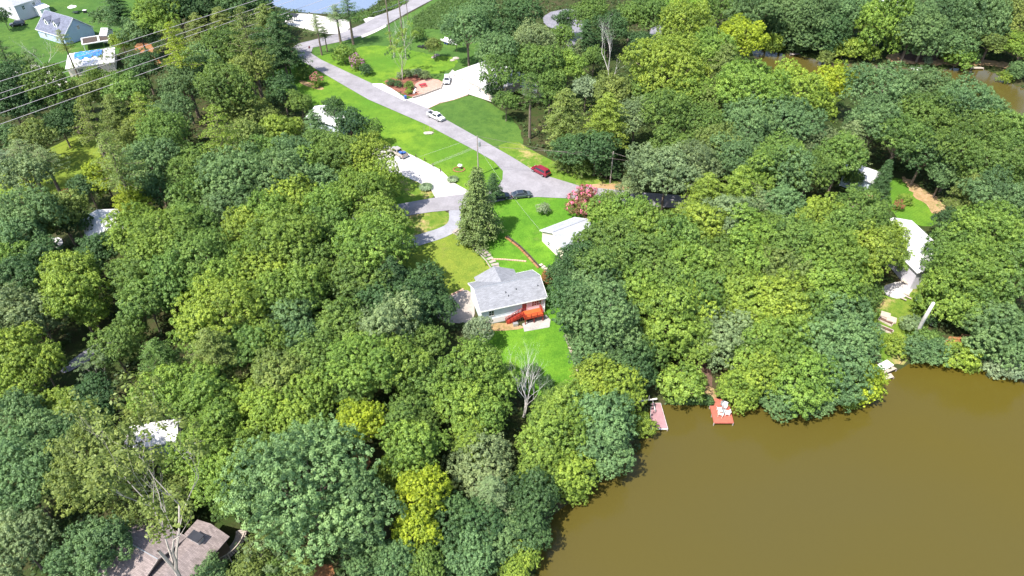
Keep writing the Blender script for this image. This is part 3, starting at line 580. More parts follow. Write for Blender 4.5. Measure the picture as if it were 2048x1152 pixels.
wing('shed', 'low shed with grey roof behind the trunk of the tall pine right of the garage', (1066,172), 2.6, R(-35), 5, 3.5, .8, wall='cream', roof='shingle_pale', foot=1, cat='shed')
# ------------------------------------------------------------------ vehicles
def loft(secs, closed=True):
    # secs: list of (x, [(y,z)...]) rings
    b = MB(); n = len(secs[0][1]); vs_ = []; fs = []
    for x, ring in secs: vs_ += [(x, y, z) for y, z in ring]
    for i in range(len(secs)-1):
        for k in range(n):
            k2 = (k+1) % n; fs.append((i*n+k, i*n+k2, (i+1)*n+k2, (i+1)*n+k))
    fs.append(tuple(range(n))); e = (len(secs)-1)*n; fs.append(tuple(e+k for k in reversed(range(n)))); b.add(vs_, fs); return b
def ring(w_, z0, z1, r=.12):                         # rounded body section, half width w_, sill z0, shoulder z1
    m = (z0+z1)/2+.05
    return [(-w_+.08, z0), (w_-.08, z0), (w_-.01, z0+.12), (w_, m), (w_-.04, z1-.1), (w_-r, z1), (0, z1+.03), (-w_+r, z1), (-w_+.04, z1-.1), (-w_, m), (-w_+.01, z0+.12)]
def car(name, label, cat, px, py, ang, kind, matn, extra=None):
    p = P(px, py, G4 if kind else G4); e = empty(name, (p.x, p.y, p.z), ang); tag(e, label, cat); m = M[matn]
    if kind == 'pickup':
        L, wd, r = 5.7, .97, .39
        body = [(-2.85, .9, .5, .98), (-2.8, .95, .42, 1.02), (-1.0, .97, .38, 1.05), (1.0, .97, .38, 1.08), (2.0, .96, .4, 1.08), (2.6, .92, .42, 1.0), (2.83, .84, .5, .9)]
        cab = (-.75, -.5, 1.1, 1.0+.72, 1.02, 1.74); wx = (-1.85, 1.75)
    elif kind == 'van':
        L, wd, r = 5.1, .98, .35
        body = [(-2.55, .88, .4, 1.0), (-2.48, .95, .34, 1.06), (-1, .98, .3, 1.08), (1.0, .98, .3, 1.05), (1.8, .96, .32, .98), (2.35, .9, .36, .86), (2.56, .74, .42, .72)]
        cab = (-2.45, -2.2, .75, 1.75, 1.0, 1.76); wx = (-1.5, 1.62)
    elif kind == 'suv':
        L, wd, r = 4.7, .94, .36
        body = [(-2.35, .85, .42, .98), (-2.28, .92, .36, 1.02), (-1, .94, .32, 1.04), (1.0, .94, .32, 1.02), (1.8, .92, .34, .97), (2.22, .86, .38, .86), (2.36, .74, .44, .74)]
        cab = (-2.2, -1.95, .5, 1.25, 1.0, 1.68); wx = (-1.4, 1.45)
    else:
        L, wd, r = 4.7, .93, .34
        body = [(-2.35, .82, .4, .95), (-2.25, .9, .32, .98), (-1, .93, .26, .95), (1.0, .93, .26, .92), (1.8, .91, .28, .84), (2.2, .84, .32, .74), (2.36, .7, .38, .62)]
        cab = (-2.1, -1.05, .35, 1.35, .9, 1.43); wx = (-1.42, 1.45)
    bo = loft([(x, ring(a, z0, z1)) for x, a, z0, z1 in body]).build('body', m, e, smooth=False, bevel=.03)
    xb0, xb1, xt1, xf, zc0, zt = cab; yb, yt = wd-.08, wd-.26
    cb = MB(); V = [(xb0,-yb,zc0),(xf,-yb,zc0),(xf,yb,zc0),(xb0,yb,zc0),(xb1,-yt,zt),(xt1,-yt,zt),(xt1,yt,zt),(xb1,yt,zt)]
    cb.add(V, [(0,1,5,4),(1,2,6,5),(2,3,7,6),(3,0,4,7),(4,5,6,7),(0,3,2,1)]); cb.build('cabin', m, e, bevel=.05)
    V = [Vector(v) for v in V]
    def pane(nm, q, s=.84, off=.012, sz=.72):
        a, b_, c, d_ = [V[i] for i in q]; ct = (a+b_+c+d_)/4; nn = (b_-a).cross(c-b_).normalized()
        if nn.dot(ct-Vector((0, 0, 1.2))) < 0: nn = -nn
        lo = (a+b_)/2; hi = (c+d_)/2
        def f(t, u): return (a+(b_-a)*t)*(1-u)+(d_+(c-d_)*t)*u+nn*off
        t0, t1 = (1-s)/2, (1+s)/2; u0_, u1_ = (1-sz)/2, (1+sz)/2
        g = MB(); A = [f(t0, u0_), f(t1, u0_), f(t1, u1_), f(t0, u1_)]; g.add(A+[v-nn*.03 for v in A], [(0,1,2,3),(4,5,6,7),(0,1,5,4),(1,2,6,5),(2,3,7,6),(3,0,4,7)]); return g.build(nm, M['blueglass'], e)
    pane('windscreen', (1,2,6,5), .88, .012, .86); pane('rear_window', (3,0,4,7), .8, .012, .66)
    pane('side_window', (0,1,5,4), .8); pane('side_window', (3,2,6,7), .8)
    if kind == 'sedan':
        g = MB(); g.box(((xb1+xt1)/2, 0, zt+.006), ((xt1-xb1)*.86, yt*1.7, .02)); g.build('sunroof', M['blueglass'], e)
    if kind == 'pickup':
        g = MB(); g.box((-1.82, 0, 1.075), (1.75, 1.5, .03)); bl = g.build('bed_floor', M['darkmetal'], e)
        g = MB()
        for s_ in (-1, 1): g.box((-1.82, s_*.82, 1.14), (2.0, .13, .22))
        g.box((-2.78, 0, 1.14), (.1, 1.6, .22)); g.build('bed_side', m, e, bevel=.02)
        if extra == 'cargo':
            g = MB(); g.box((-1.5, .3, 1.3), (.9, .7, .4), .3); g.box((-2.1, -.3, 1.28), (.7, .8, .36), -.2); c_ = g.build('storage_box', M['blue'], None, bevel=.04)
            c_.location = e.location; c_.rotation_euler = e.rotation_euler; tag(c_, 'blue boxes of cargo lying in the bed of the tan pickup', 'box')
    for x in wx:
        for s_ in (-1, 1):
            t = MB(); n = 18; t.tube([(x, s_*(wd-.2), r), (x, s_*(wd+.015), r)], r, n); ty = t.build('wheel', M['black'], e)
            g = MB(); g.tube([(x, s_*(wd-.1), r), (x, s_*(wd+.025), r)], r*.62, 12); g.build('rim', M['greymetal'], ty)
    xf_ = body[-1][0]; xr_ = body[0][0]; zl = body[-2][3]-.16
    for s_ in (-1, 1):
        g = MB(); g.box((xf_-.1, s_*(body[-1][1]-.1), zl), (.22, .3, .14)); g.build('headlight', M['lamp'], e, bevel=.02)
        g = MB(); g.box((xr_+.01, s_*(body[0][1]-.12), .82), (.1, .2, .24)); g.build('tail_light', M['taillamp'], e)
        g = MB(); g.box((xf-.45, s_*(wd+.08), zc0+.1), (.14, .2, .14)); g.build('mirror', m, e, bevel=.02)
    g = MB(); g.box((xf_-.02, 0, .42), (.12, body[-1][1]*1.7, .2)); g.box((xr_+.02, 0, .45), (.12, 1.6, .16)); g.build('bumper', M['darkmetal'] if kind != 'pickup' else M['greymetal'], e, bevel=.02)
    g = MB(); g.box((xf_+.0, 0, zl-.05), (.06, .9, .16)); g.build('grille', M['darkmetal'], e)
    return e
def head(a, b):
    p, q = P(*a), P(*b); return math.atan2(q.y-p.y, q.x-p.x)
rd = head((760, 185), (905, 262))
car('pickup_truck', 'white pickup truck parked at the edge of the road below the concrete drive', 'pickup', 872, 237, head((800,212),(892,255)), 'pickup', 'car_white')
car('pickup_truck', 'tan pickup truck with blue cargo parked on the wide concrete drive', 'pickup', 797, 309, head((882,352),(800,304)), 'pickup', 'car_tan', 'cargo')
car('parked_car', 'silver car parked on the concrete drive beside the pink gravel bed', 'car', 894, 164, head((890,190),(888,150))+.0+math.pi*0, 'suv', 'car_silver').rotation_euler.z = R(-88)
car('minivan', 'dark red minivan parked on the right side of the road junction', 'van', 1081, 346, head((1100,357),(1060,335)), 'van', 'car_red')
car('parked_car', 'dark grey sedan parked along the curb of the vivid green lawn', 'car', 1043, 393, head((1020,394),(1060,390)), 'sedan', 'car_grey')
car('parked_car', 'dark blue car half hidden behind the big pale spruce', 'car', 999, 396, R(12), 'sedan', 'car_black')
car('parked_car', 'black car parked on grass beside the big grey house at the top left', 'car', 36, 51, R(205), 'suv', 'car_black')
car('parked_car', 'dark car glimpsed through a gap between trees right of the pink crape myrtle', 'car', 1606, 421, R(8), 'suv', 'car_black')
# ------------------------------------------------------------------ docks and furniture
def dock(name, label, corners, z, mat, posts=8, edge='white', n=None):
    w_ = [Vector(atz(a, b_, z)) for a, b_ in corners]; e = empty(name, ((w_[0]+w_[2])/2)-Vector((0, 0, z))); tag(e, label, 'dock')
    o = Vector(e.location); A, B_, C_, D_ = [v-o for v in w_]   # A-B far edge, C-D near edge (C near right)
    L = (D_-A).length; k = int(L/.16); b = MB()
    for i in range(k):
        t0, t1 = (i+.04)/k, (i+.96)/k; q = [A+(D_-A)*t0, B_+(C_-B_)*t0, B_+(C_-B_)*t1, A+(D_-A)*t1]
        b.add([v for v in q]+[v-Vector((0, 0, .05)) for v in q], [(0,1,2,3),(4,5,6,7),(0,1,5,4),(1,2,6,5),(2,3,7,6),(3,0,4,7)])
    b.build('deck_boards', M[mat], e); f = MB(); dz = Vector((0, 0, .13))
    for p, q in ((A, B_), (B_, C_), (C_, D_), (D_, A)): f.beam(p-dz, q-dz, .1, .2)
    f.build('frame', M[edge], e)
    for p in (A, B_, C_, D_, (B_+C_)/2, (A+D_)/2):
        q = MB(); q.tube([p-Vector((0, 0, z+1.5)), p-Vector((0, 0, .1))], .1, 8); q.build('post', M['greywood'], e)
    return e
d2 = dock('dock', 'square salmon red dock with deck chairs on the lake', [(1420.4,811.5),(1459,811.5),(1467,845),(1428.5,845)], .75, 'salmondeck', edge='salmondeck')
gp = Vector(atz(1428,812,.8)), Vector(atz(1441,811,.8)), Vector(atz(1446,797,1.0)), Vector(atz(1428,797,1.0))
e = empty('gangway', ((gp[0]+gp[2])/2)); tag(e, 'short salmon red gangway joining the square dock to the bank', 'gangway')
o = Vector(e.location); b = MB()
for i in range(12):
    t0, t1 = (i+.04)/12, (i+.96)/12; q = [gp[0]-o+(gp[3]-gp[0])*t0, gp[1]-o+(gp[2]-gp[1])*t0, gp[1]-o+(gp[2]-gp[1])*t1, gp[0]-o+(gp[3]-gp[0])*t1]
    b.add(q+[v-Vector((0, 0, .06)) for v in q], [(0,1,2,3),(4,5,6,7),(0,1,5,4),(1,2,6,5),(2,3,7,6),(3,0,4,7)])
b.build('boards', M['salmondeck'], e)
d1 = dock('dock', 'long mauve grey dock with a pale edge left of the square red dock', [(1303,806),(1321,806),(1335.5,857),(1300,857)], .6, 'mauvedeck', edge='white')
q = MB(); a = Vector(atz(1277,802,1.3)); b_ = Vector(atz(1314,797.5,1.3)); q.tube([a, b_], .16, 8)
for t in (.15, .55): p = a+(b_-a)*t; q.tube([p, p+Vector((0, 0, 1.1))], .05, 6)
lp = q.build('log_boom', M['deadwood']); tag(lp, 'grey horizontal log with two stubs behind the mauve dock', 'log')
q = MB(); q.tube([Vector(atz(1305,799,1.5)), Vector(atz(1311,823,1.0))], .08, 6); tag(q.build('pole', M['deadwood']), 'thin grey pole leaning over the mauve dock', 'pole')
dock('dock', 'tan weathered dock jutting from the bank at the right below the garden beds', [(1764,740),(1783,731),(1794,737),(1763,750)], .7, 'palewood', edge='darkwood')
dock('dock', 'lower tan landing stage half under the yellow tree on the right bank', [(1764,752),(1782,746),(1788,754),(1768,760)], .4, 'palewood', edge='darkwood')
q = MB(); c_ = Vector(atz(1771,730,1.0)); q.box(c_, (2.6, 1.5, .1), .5); tag(q.build('work_table', M['white'], bevel=.02), 'white table with a blue tint on the tan weathered dock', 'table')
dock('dock', 'small white floating dock in the brown channel at the top right', [(1820,134),(1844,130),(1850,134),(1830,142)], .4, 'white', edge='white')
dock('dock', 'low dark dock at the left end of the brown channel', [(1580,103),(1600,103),(1600,108),(1580,110)], .4, 'greywood', edge='darkwood')
dock('dock', 'low wooden jetty at the bank in the upper right corner', [(1942,133),(1968,134),(1968,137),(1942,137)], .4, 'palewood', edge='darkwood')
def chair(px, py, ang, matn, label, z=.76, par=None):
    x, y, z = atz(px, py, z); e = empty('deck_chair', (x, y, z), ang); tag(e, label, 'chair', 'chairs on the square red dock')
    b = MB()
    for i in range(5): b.box((.02+i*.11, 0, .36-.02*i*-.5), (.1, .56, .03))
    b.build('seat', M[matn], e); b = MB()
    for i in range(5): b.beam((-.02, -.24+.12*i, .33), (-.38, -.28+.14*i, 1.0), .11, .025)
    b.build('backrest', M[matn], e)
    for s_ in (-1, 1):
        b = MB(); b.box((.15, s_*.36, .58), (.75, .13, .03)); b.build('armrest', M[matn], e)
        for x_ in (.5, -.18): b = MB(); b.box((x_, s_*.32, .29), (.07, .05, .57)); b.build('leg', M[matn], e)
    return e
chair(1436.5, 823, R(0), 'white', 'white deck chair on the left side of the square red dock')
chair(1455, 829, R(180), 'white', 'white deck chair on the right side of the square red dock')
chair(1440, 833.5, R(60), 'cream', 'cream coloured deck chair at the near side of the square red dock')
chair(1449, 814, R(-120), 'white', 'white deck chair near the gangway of the square red dock')
chair(1445, 812, R(-70), 'greymetal', 'grey deck chair beside the gangway of the square red dock')
x, y, z = atz(1447, 825, .76); e = empty('dock_table', (x, y, z)); tag(e, 'round glass topped table between the chairs on the red dock', 'table')
b = MB(); b.cyl((0, 0, .42), .5, .03, 20); b.build('table_top', M['greymetal'], e)
for a in range(4): b = MB(); b.box((.3*math.cos(a*1.57+.8), .3*math.sin(a*1.57+.8), .21), (.04, .04, .42)); b.build('leg', M['greymetal'], e)
# ------------------------------------------------------------------ poles and wires
def upole(label, base, h, r=.16, mat='bark', arms=1, ang=0.0, transformer=False, top=None):
    p = P(*base); e = empty('utility_pole', p, ang); tag(e, label, 'utility pole'); t = Vector((0, 0, h))
    b = MB(); b.tube([(0, 0, -.5), (0, 0, h*.5), t], [r, r*.85, r*.65], 8); b.build('pole', M[mat], e)
    for k in range(arms):
        b = MB(); b.box((0, .12, h-.5-k*1.2), (2.2, .1, .14)); ar = b.build('crossarm', M['greywood'], e)
        for s_ in (-.9, .9): b = MB(); b.cyl((s_, .12, h-.43-k*1.2), .06, .22, 8); b.build('insulator', M['greymetal'], ar)
    if transformer:
        b = MB(); b.cyl((.45, -.1, h-2.6), .3, 1.15, 14); b.cyl((.45, -.1, h-1.45), .2, .12, 14); b.build('transformer', M['greymetal'], e, smooth=False)
    return e, p+t
eP, tP = upole('grey utility pole with a round transformer above the pale spruce', (957,352), 10.6, arms=0, mat='greywood', transformer=True)
upole('tall brown pole left of the bare grey tree beside the far road', (783,99), 21, .25, arms=1, ang=.4)
upole('tall brown pole right behind the bare grey tree beside the far road', (806,82), 20, .25, arms=1, ang=.4)
upole('thin dark pole standing on the far side of the bare tree by the green field', (816,40), 9, .12, arms=0)
eR, tR = upole('grey pole at the shady roadside under trees right of the minivan', (1220,367), 8.5, .17, arms=0, mat='greywood')
def wire(label, pts, r, mat='wire', sag=0.0, name='power_line', cat='power line', grp=None):
    P_ = []; pts = [Vector(p) for p in pts]
    for a, b_ in zip(pts[:-1], pts[1:]):
        for i in range(12): t = i/12; p = a+(b_-a)*t; p.z -= sag*4*t*(1-t); P_.append(p)
    P_.append(pts[-1]); b = MB(); b.tube(P_, r, 5); return tag(b.build(name, M[mat]), label, cat, grp)
def hw(px, py, h=15.0): z = 4+h; return Vector(atz(px, py, z))
lines = [((0,162),(512,0),'topmost'),((0,186),(560,0),'second from the top'),((0,199),(587,0),'middle'),((0,226),(644,0),'second from the bottom'),((0,248),(692,0),'lowest')]
for (a, b_, nm), hh_ in zip(lines, (19, 15, 15, 13, 13)):
    sl_ = (b_[1]-a[1])/(b_[0]-a[0]); A = (a[0]-140, a[1]-140*sl_); B2 = (b_[0]+110, b_[1]+110*sl_)
    wire('pale power line crossing the top left corner, %s of the five' % nm, [hw(*A, hh_), hw((A[0]+B2[0])/2, (A[1]+B2[1])/2+1.5, hh_), hw(*B2, hh_)], .062, 'wire')
wire('thin wire from the pole top crossing the road, upper of two', [tP, hw(1100,301,9), hw(1262,322,8)], .025, 'cable', 0)
wire('dark cable from the transformer pole to the shady roadside pole, lower of two', [tP-Vector((0, 0, 2.2)), tR-Vector((0, 0, .3)), hw(1446,361,7)], .035, 'cable', .5)
wire('thin wire from the pole top over the big lawn to the left trees', [tP-Vector((0, 0, .2)), hw(833,315.5,7), hw(785,333,6.5)], .012, 'wire')
for k in range(3): wire(['upper','middle','lower'][k]+' of three thin wires running from the pole over the planter ring', [tP-Vector((0, 0, 2.4+.28*k)), hw(858,330+k*1.6,5.5), hw(783,352+k*2.4,5.5)], .012, 'wire', grp='three wires over the concrete drive')
wire('dashed pale cable from the transformer pole down to the pale neighbouring house', [tP-Vector((0, 0, 2.5)), Vector(atz(1087,468,g2+3.4))], .012, 'wire', .9)
# ------------------------------------------------------------------ paths, edgings, yard things
def run(pxs, step):
    pts = [P(*q) for q in pxs]; out = []
    for a, b_ in zip(pts[:-1], pts[1:]):
        n = max(1, int((b_-a).length/step)); out += [(a+(b_-a)*i/n, math.atan2(b_.y-a.y, b_.x-a.x)) for i in range(n)]
    return out
e = empty('stepping_path', P(940,490)); tag(e, 'curving path of pale pink stone slabs from the drive to the white house', 'path'); o = Vector(e.location)
rn = random.Random(5)
for (p, a) in run([(912,462),(925,468),(940,480),(955,494),(975,512),(990,530),(998,552)], .82):
    b = MB(); c_ = Vector((p.x, p.y, T(p.x, p.y)+.16))-o; b.box(c_, (.74, 1.45+rn.uniform(-.1, .15), .1), a+rn.uniform(-.06, .06)); b.build('slab', M['pink_concrete'], e, bevel=.03)
for sd, pxs in ((0, [(905,466),(922,476),(938,489),(952,502),(972,522),(982,538)]),):
    b = MB()
    for (p, a) in run(pxs, .4): b.box(Vector((p.x, p.y, T(p.x, p.y)+.1))-o, (.36, .22, .2), a+rn.uniform(-.2, .2))
    b.build('edging', M['rock'], e)
e = empty('split_rail_edging', P(1050,505)); tag(e, 'dark timber edging line along the right side of the middle yard', 'edging'); o = Vector(e.location)
for p0, p1 in zip([(1014,472),(1027,482),(1040,492),(1050,502),(1060,512),(1070,523)], [(1026,481.3),(1039,491.3),(1049.3,501.3),(1059.3,511.3),(1069.3,522.3),(1080,534)]):
    A_, B_ = P(*p0, .22)-o, P(*p1, .22)-o; b = MB(); b.beam(A_, B_, .26, .34); b.build('timber', M['darkwood'], e)
    nn = Vector((B_.y-A_.y, A_.x-B_.x, 0)).normalized(); 
    if nn.y > 0: nn = -nn
    b = MB(); b.beam(A_+nn*.42-Vector((0, 0, .08)), B_+nn*.42-Vector((0, 0, .08)), .4, .14); b.build('border_strip', M['clay'], e)
b = MB()
for (p, a) in run([(985,519),(1010,520),(1035,522),(1055,524)], .5): b.box((p.x, p.y, T(p.x, p.y)+.12), (.46, .3, .22), a+rn.uniform(-.1, .1))
tag(b.build('brick_edging', M['brick']), 'short curved row of red bricks on the lawn behind the white house', 'edging')
b = MB()
for (p, a) in run([(1082,532),(1092,540),(1100,552)], .6): b.box((p.x, p.y, T(p.x, p.y)+.2), (.6, .8, .4), a+rn.uniform(-.2, .2))
tag(b.build('stone_edging', M['palestone'], bevel=.04), 'pale stone blocks at the end of the timber edging by the house', 'edging')
b = MB()
for (p, a) in run([(1131,672),(1137,690),(1145,715),(1152,735),(1156,748)], .6): b.box((p.x, p.y, T(p.x, p.y)+.15), (.58, .4, .3), a+rn.uniform(-.2, .2))
tag(b.build('stone_edging', M['palestone'], bevel=.04), 'pale pink stone edging along the right side of the back lawn', 'edging')
b = MB()
for (p, a) in run([(827,197),(850,190),(882,178),(885,170),(888,161)], .7): b.box((p.x, p.y, T(p.x, p.y)+.3), (.68, .35, .6+rn.uniform(-.08, .08)), a+rn.uniform(-.1, .1))
tag(b.build('retaining_wall', M['rock'], bevel=.04), 'low brown stone retaining wall round the pink gravel bed', 'wall')
b = MB()
for (p, a) in run([(858,217),(880,207),(909,200),(937,190)], .6): b.box((p.x, p.y, T(p.x, p.y)+.1), (.56, .2, .2), a)
tag(b.build('drive_edging', M['brick']), 'thin brick edging between the concrete drive and the dark lawn', 'edging')
b = MB()
for (p, a) in run([(895,598),(905,590),(920,583),(930,578)], .5): b.box((p.x, p.y, T(p.x, p.y)+.15), (.45, .3, .3), a)
tag(b.build('brick_edging', M['brick']), 'red brick edging left of the white house', 'edging')
for i, q in enumerate(((832,316),(850,323),(866,334),(881,344))):
    p = P(*q); b = MB(); b.cyl((0, 0, -.1), .12, .95, 10, r2=.1); b.cyl((0, 0, .85), .15, .08, 10); o = b.build('bollard', M['darkwood']); o.location = p
    tag(o, ['dark edge post nearest the tan pickup','second dark edge post from the tan pickup','third dark edge post from the tan pickup','dark edge post nearest the road end of the wide drive'][i], 'bollard', 'posts along the concrete drive')
p = P(918,340); e = empty('planter_ring', p); tag(e, 'round clay coloured planting ring in the big lawn left of the utility pole', 'flower bed')
b = MB()
for i in range(22): a = i/22*2*math.pi; b.box((1.35*math.cos(a), 1.05*math.sin(a), .1), (.34, .3, .22), a+1.57)
b.build('stone_ring', M['clay'], e)
p = P(921,338); e = empty('mailbox_stump', p); tag(e, 'white boulder on a dark stump inside the round planting ring', 'garden ornament')
b = MB(); b.cyl((0, 0, 0), .22, .7, 10, r2=.18); b.build('stump', M['bark'], e)
def blob(c, rx, ry, rz_, seed, n=2):
    bm = bmesh.new(); bmesh.ops.create_icosphere(bm, subdivisions=n, radius=1); rn_ = random.Random(seed)
    for v in bm.verts: k = 1+rn_.uniform(-.13, .13); v.co = Vector((v.co.x*rx*k, v.co.y*ry*k, v.co.z*rz_*k))+Vector(c)
    me = bpy.data.meshes.new('blob'); bm.to_mesh(me); bm.free(); return me
def rockobj(name, c, r_, seed, mat, parent=None):
    me = blob((0, 0, 0), *r_, seed); me.materials.append(M[mat]); o = bpy.data.objects.new(name, me); col.objects.link(o); o.location = c
    if parent: o.parent = parent
    return o
rockobj('boulder', (-.1, 0, .95), (.55, .45, .4), 3, 'white', e)
p = P(857,267); o = rockobj('boulder', (p.x, p.y, p.z+.12), (1.35, .8, .35), 8, 'rock'); tag(o, 'flat brown rock mound in the grass below the road', 'rock')
e = empty('sapling', P(858,265)); tag(e, 'thin staked sapling beside the flat brown rock mound', 'sapling')
for x_, y_ in ((-1.3, .6), (.1, 1.0), (1.1, .2)):
    b = MB(); b.tube([(x_, y_, 0), (x_+.05, y_, 1.5)], .035, 6); b.build('stake', M['palewood'], e)
for k, (q, r_) in enumerate((((874,112),(.9,.6,.55)), ((868,116),(.8,.6,.5)), ((912,118),(1.0,.7,.5)), ((905,122),(.8,.5,.4)))):
    p = P(*q); o = rockobj('boulder', (p.x, p.y, p.z+.2), r_, 20+k, 'rock'); tag(o, ['grey boulder under the slim tree behind the garage','paler rock left of the grey boulder under the slim tree','grey rock near the roof corner of the garage','small pale rock against the far wall of the garage'][k], 'rock')
p = P(846,173); e = empty('picnic_table', p, .5); tag(e, 'dark red picnic table on the pink gravel bed', 'picnic table')
b = MB()
for i in range(4): b.box((0, -.33+.22*i, .76), (2.0, .2, .05))
b.build('table_top', M['redpaint'], e)
for s_ in (-1, 1):
    b = MB(); b.box((0, s_*.8, .45), (2.0, .3, .05)); b.build('bench', M['redpaint'], e)
    b = MB(); b.beam((s_*.75, -.75, 0), (s_*.75, -.2, .74), .08, .08); b.beam((s_*.75, .75, 0), (s_*.75, .2, .74), .08, .08); b.box((s_*.75, 0, .42), (.08, 1.7, .08)); b.build('leg', M['redpaint'], e)
p = P(811,199); e = empty('wheelie_bin', p, .5); tag(e, 'blue wheeled bin at the road edge by the concrete drive', 'bin')
b = MB(); b.add([(-.26,-.28,.1),(.26,-.28,.1),(.26,.28,.1),(-.26,.28,.1),(-.32,-.36,1.05),(.32,-.36,1.05),(.32,.36,1.05),(-.32,.36,1.05)], [(0,1,5,4),(1,2,6,5),(2,3,7,6),(3,0,4,7),(4,5,6,7),(0,3,2,1)]); b.build('bin_body', M['blue'], e, bevel=.03)
b = MB(); b.box((0, .02, 1.1), (.7, .8, .07)); b.build('lid', M['blue'], e, bevel=.02)
for s_ in (-1, 1): b = MB(); b.tube([(s_*.24, .3, .12), (s_*.31, .3, .12)], .12, 10); b.build('wheel', M['black'], e)
def mailbox(q, label, ang):
    e = empty('mailbox', P(*q), ang); tag(e, label, 'mailbox'); b = MB(); b.box((0, 0, .5), (.1, .1, 1.1)); b.build('post', M['darkwood'], e)
    b = MB(); b.box((.12, 0, 1.15), (.5, .2, .2)); b.build('box', M['darkmetal'], e, bevel=.04)
mailbox((801,192), 'small dark mailbox at the roadside between the red mulch and the blue bin', .5)
mailbox((1266,384), 'dark mailbox at the right end of the road by the trees', 1.0); mailbox((938,186), 'dark lamp post box at the corner of the dark lawn and the garage', 0.)
p = P(831,186); e = empty('garden_statue', p); tag(e, 'white figure shaped garden ornament with dark top on the red mulch', 'garden ornament')
b = MB(); b.tube([(-.5,-.6,0),(-.2,-.2,.5),(.1,.1,1.0),(.2,.2,1.3)], [.34,.3,.26,.1], 10); b.build('statue_body', M['white'], e, smooth=True); rockobj('statue_head', (.25, .25, 1.45), (.2,.2,.2), 9, 'darkmetal', e)
p = P(621,108); e = empty('stop_sign', p, .9); tag(e, 'red stop sign at the corner of the road junction at the top', 'sign')
b = MB(); b.cyl((0, 0, 0), .04, 2.3, 8); b.build('post', M['greymetal'], e)
b = MB(); V = [(.4*math.cos(R(22.5+45*i)), -.05, 2.2+.4*math.sin(R(22.5+45*i))) for i in range(8)]; b.add(V+[(x_, -.02, z_) for x_, y_, z_ in V], [tuple(range(8)), tuple(range(15, 7, -1))]+[(i, (i+1)%8, (i+1)%8+8, i+8) for i in range(8)]); sg = b.build('sign_panel', M['redpaint'], e)
tc_ = bpy.data.curves.new('lettering', 'FONT'); tc_.body = 'STOP'; tc_.size = .3; tc_.align_x = 'CENTER'; tc_.align_y = 'CENTER'; tc_.extrude = .004; tt = bpy.data.objects.new('lettering', tc_); col.objects.link(tt); bpy.context.view_layer.update(); tmesh = bpy.data.meshes.new_from_object(tt); bpy.data.objects.remove(tt); to = bpy.data.objects.new('lettering', tmesh); col.objects.link(to); to.parent = sg; to.location = (0, -.06, 2.2); to.rotation_euler = (R(90), 0, 0); tmesh.materials.clear(); tmesh.materials.append(M['white'])
# guard rail along the pond road
e = empty('guard_rail', P(760,27)); tag(e, 'pale guard rail between the far road and the blue pond', 'guard rail'); o = Vector(e.location)
pts = [P(746,26,.6)-o, P(765,21,.6)-o, P(790,11,.6)-o, P(812,1,.6)-o, P(840,-8,.6)-o]; b = MB()
for a, c_ in zip(pts[:-1], pts[1:]): b.beam(a, c_, .12, .4)
b.build('rail', M['greymetal'], e)
for a, c_ in zip(pts[:-1], pts[1:]):
    for t in (0, .5): b = MB(); q = a+(c_-a)*t; b.box(q-Vector((0, 0, .3)), (.15, .15, .8)); b.build('post', M['greywood'], e)
# tractor mower and trailer in the upper field
p = P(851,97); e = empty('lawn_tractor', p, 2.6); tag(e, 'dark lawn tractor parked on the grass left of the slim tree', 'tractor')
b = MB(); b.box((.55, 0, .75), (1.3, .6, .5)); b.box((-.4, 0, .6), (.9, .8, .25)); b.build('body', M['darkmetal'], e, bevel=.06)
b = MB(); b.box((-.55, 0, .9), (.5, .5, .12)); b.box((-.8, 0, 1.15), (.1, .5, .5)); b.build('seat', M['black'], e, bevel=.03)
b = MB(); b.tube([(-.9,.4,.7),(-.9,.4,1.9),(-.9,-.4,1.9),(-.9,-.4,.7)], .05, 6); b.build('roll_bar', M['darkmetal'], e)
for x_, r_ in ((-.65, .55), (.9, .35)):
    for s_ in (-1, 1): b = MB(); b.tube([(x_, s_*.45, r_), (x_, s_*.7, r_)], r_, 16); b.build('wheel', M['black'], e)
b = MB(); b.box((2.2, 0, .25), (1.6, 1.3, .15)); b.build('mower_deck', M['darkmetal'], e)
p = P(897,87); e = empty('trailer', p, head((882,82),(908,90))); tag(e, 'long white trailer on the grass right of the slim tree', 'trailer')
b = MB(); b.box((0, 0, .75), (5.2, 2.0, .12)); b.box((0, 1.0, 1.05), (5.2, .08, .5)); b.box((0, -1.0, 1.05), (5.2, .08, .5)); b.beam((2.6, 0, .6), (4.0, 0, .5), .12, .12); b.build('trailer_bed', M['white'], e)
for x_ in (-.5, .5):
    for s_ in (-1, 1): b = MB(); b.tube([(x_, s_*1.03, .38), (x_, s_*1.25, .38)], .38, 14); w_ = b.build('wheel', M['black'], e); b = MB(); b.tube([(x_, s_*1.2, .38), (x_, s_*1.27, .38)], .2, 10); b.build('rim', M['blue'], w_)
p = P(590,43); e = empty('picnic_shelter', p, -.3); tag(e, 'small dark roofed stand on the pale gravel lot by the pond', 'shelter')
b = MB(); b.add([(-1.6,-1,1.9),(1.6,-1,1.9),(1.6,1,2.4),(-1.6,1,2.4),(-1.6,-1,2.0),(1.6,-1,2.0),(1.6,1,2.5),(-1.6,1,2.5)], [(0,1,2,3),(4,5,6,7),(0,1,5,4),(1,2,6,5),(2,3,7,6),(3,0,4,7)]); b.build('roof', M['darkmetal'], e)
for x_, y_ in ((-1.4,-.85),(1.4,-.85),(1.4,.85),(-1.4,.85)): b = MB(); b.box((x_, y_, 1.0), (.1, .1, 2.0)); b.build('post', M['darkwood'], e)
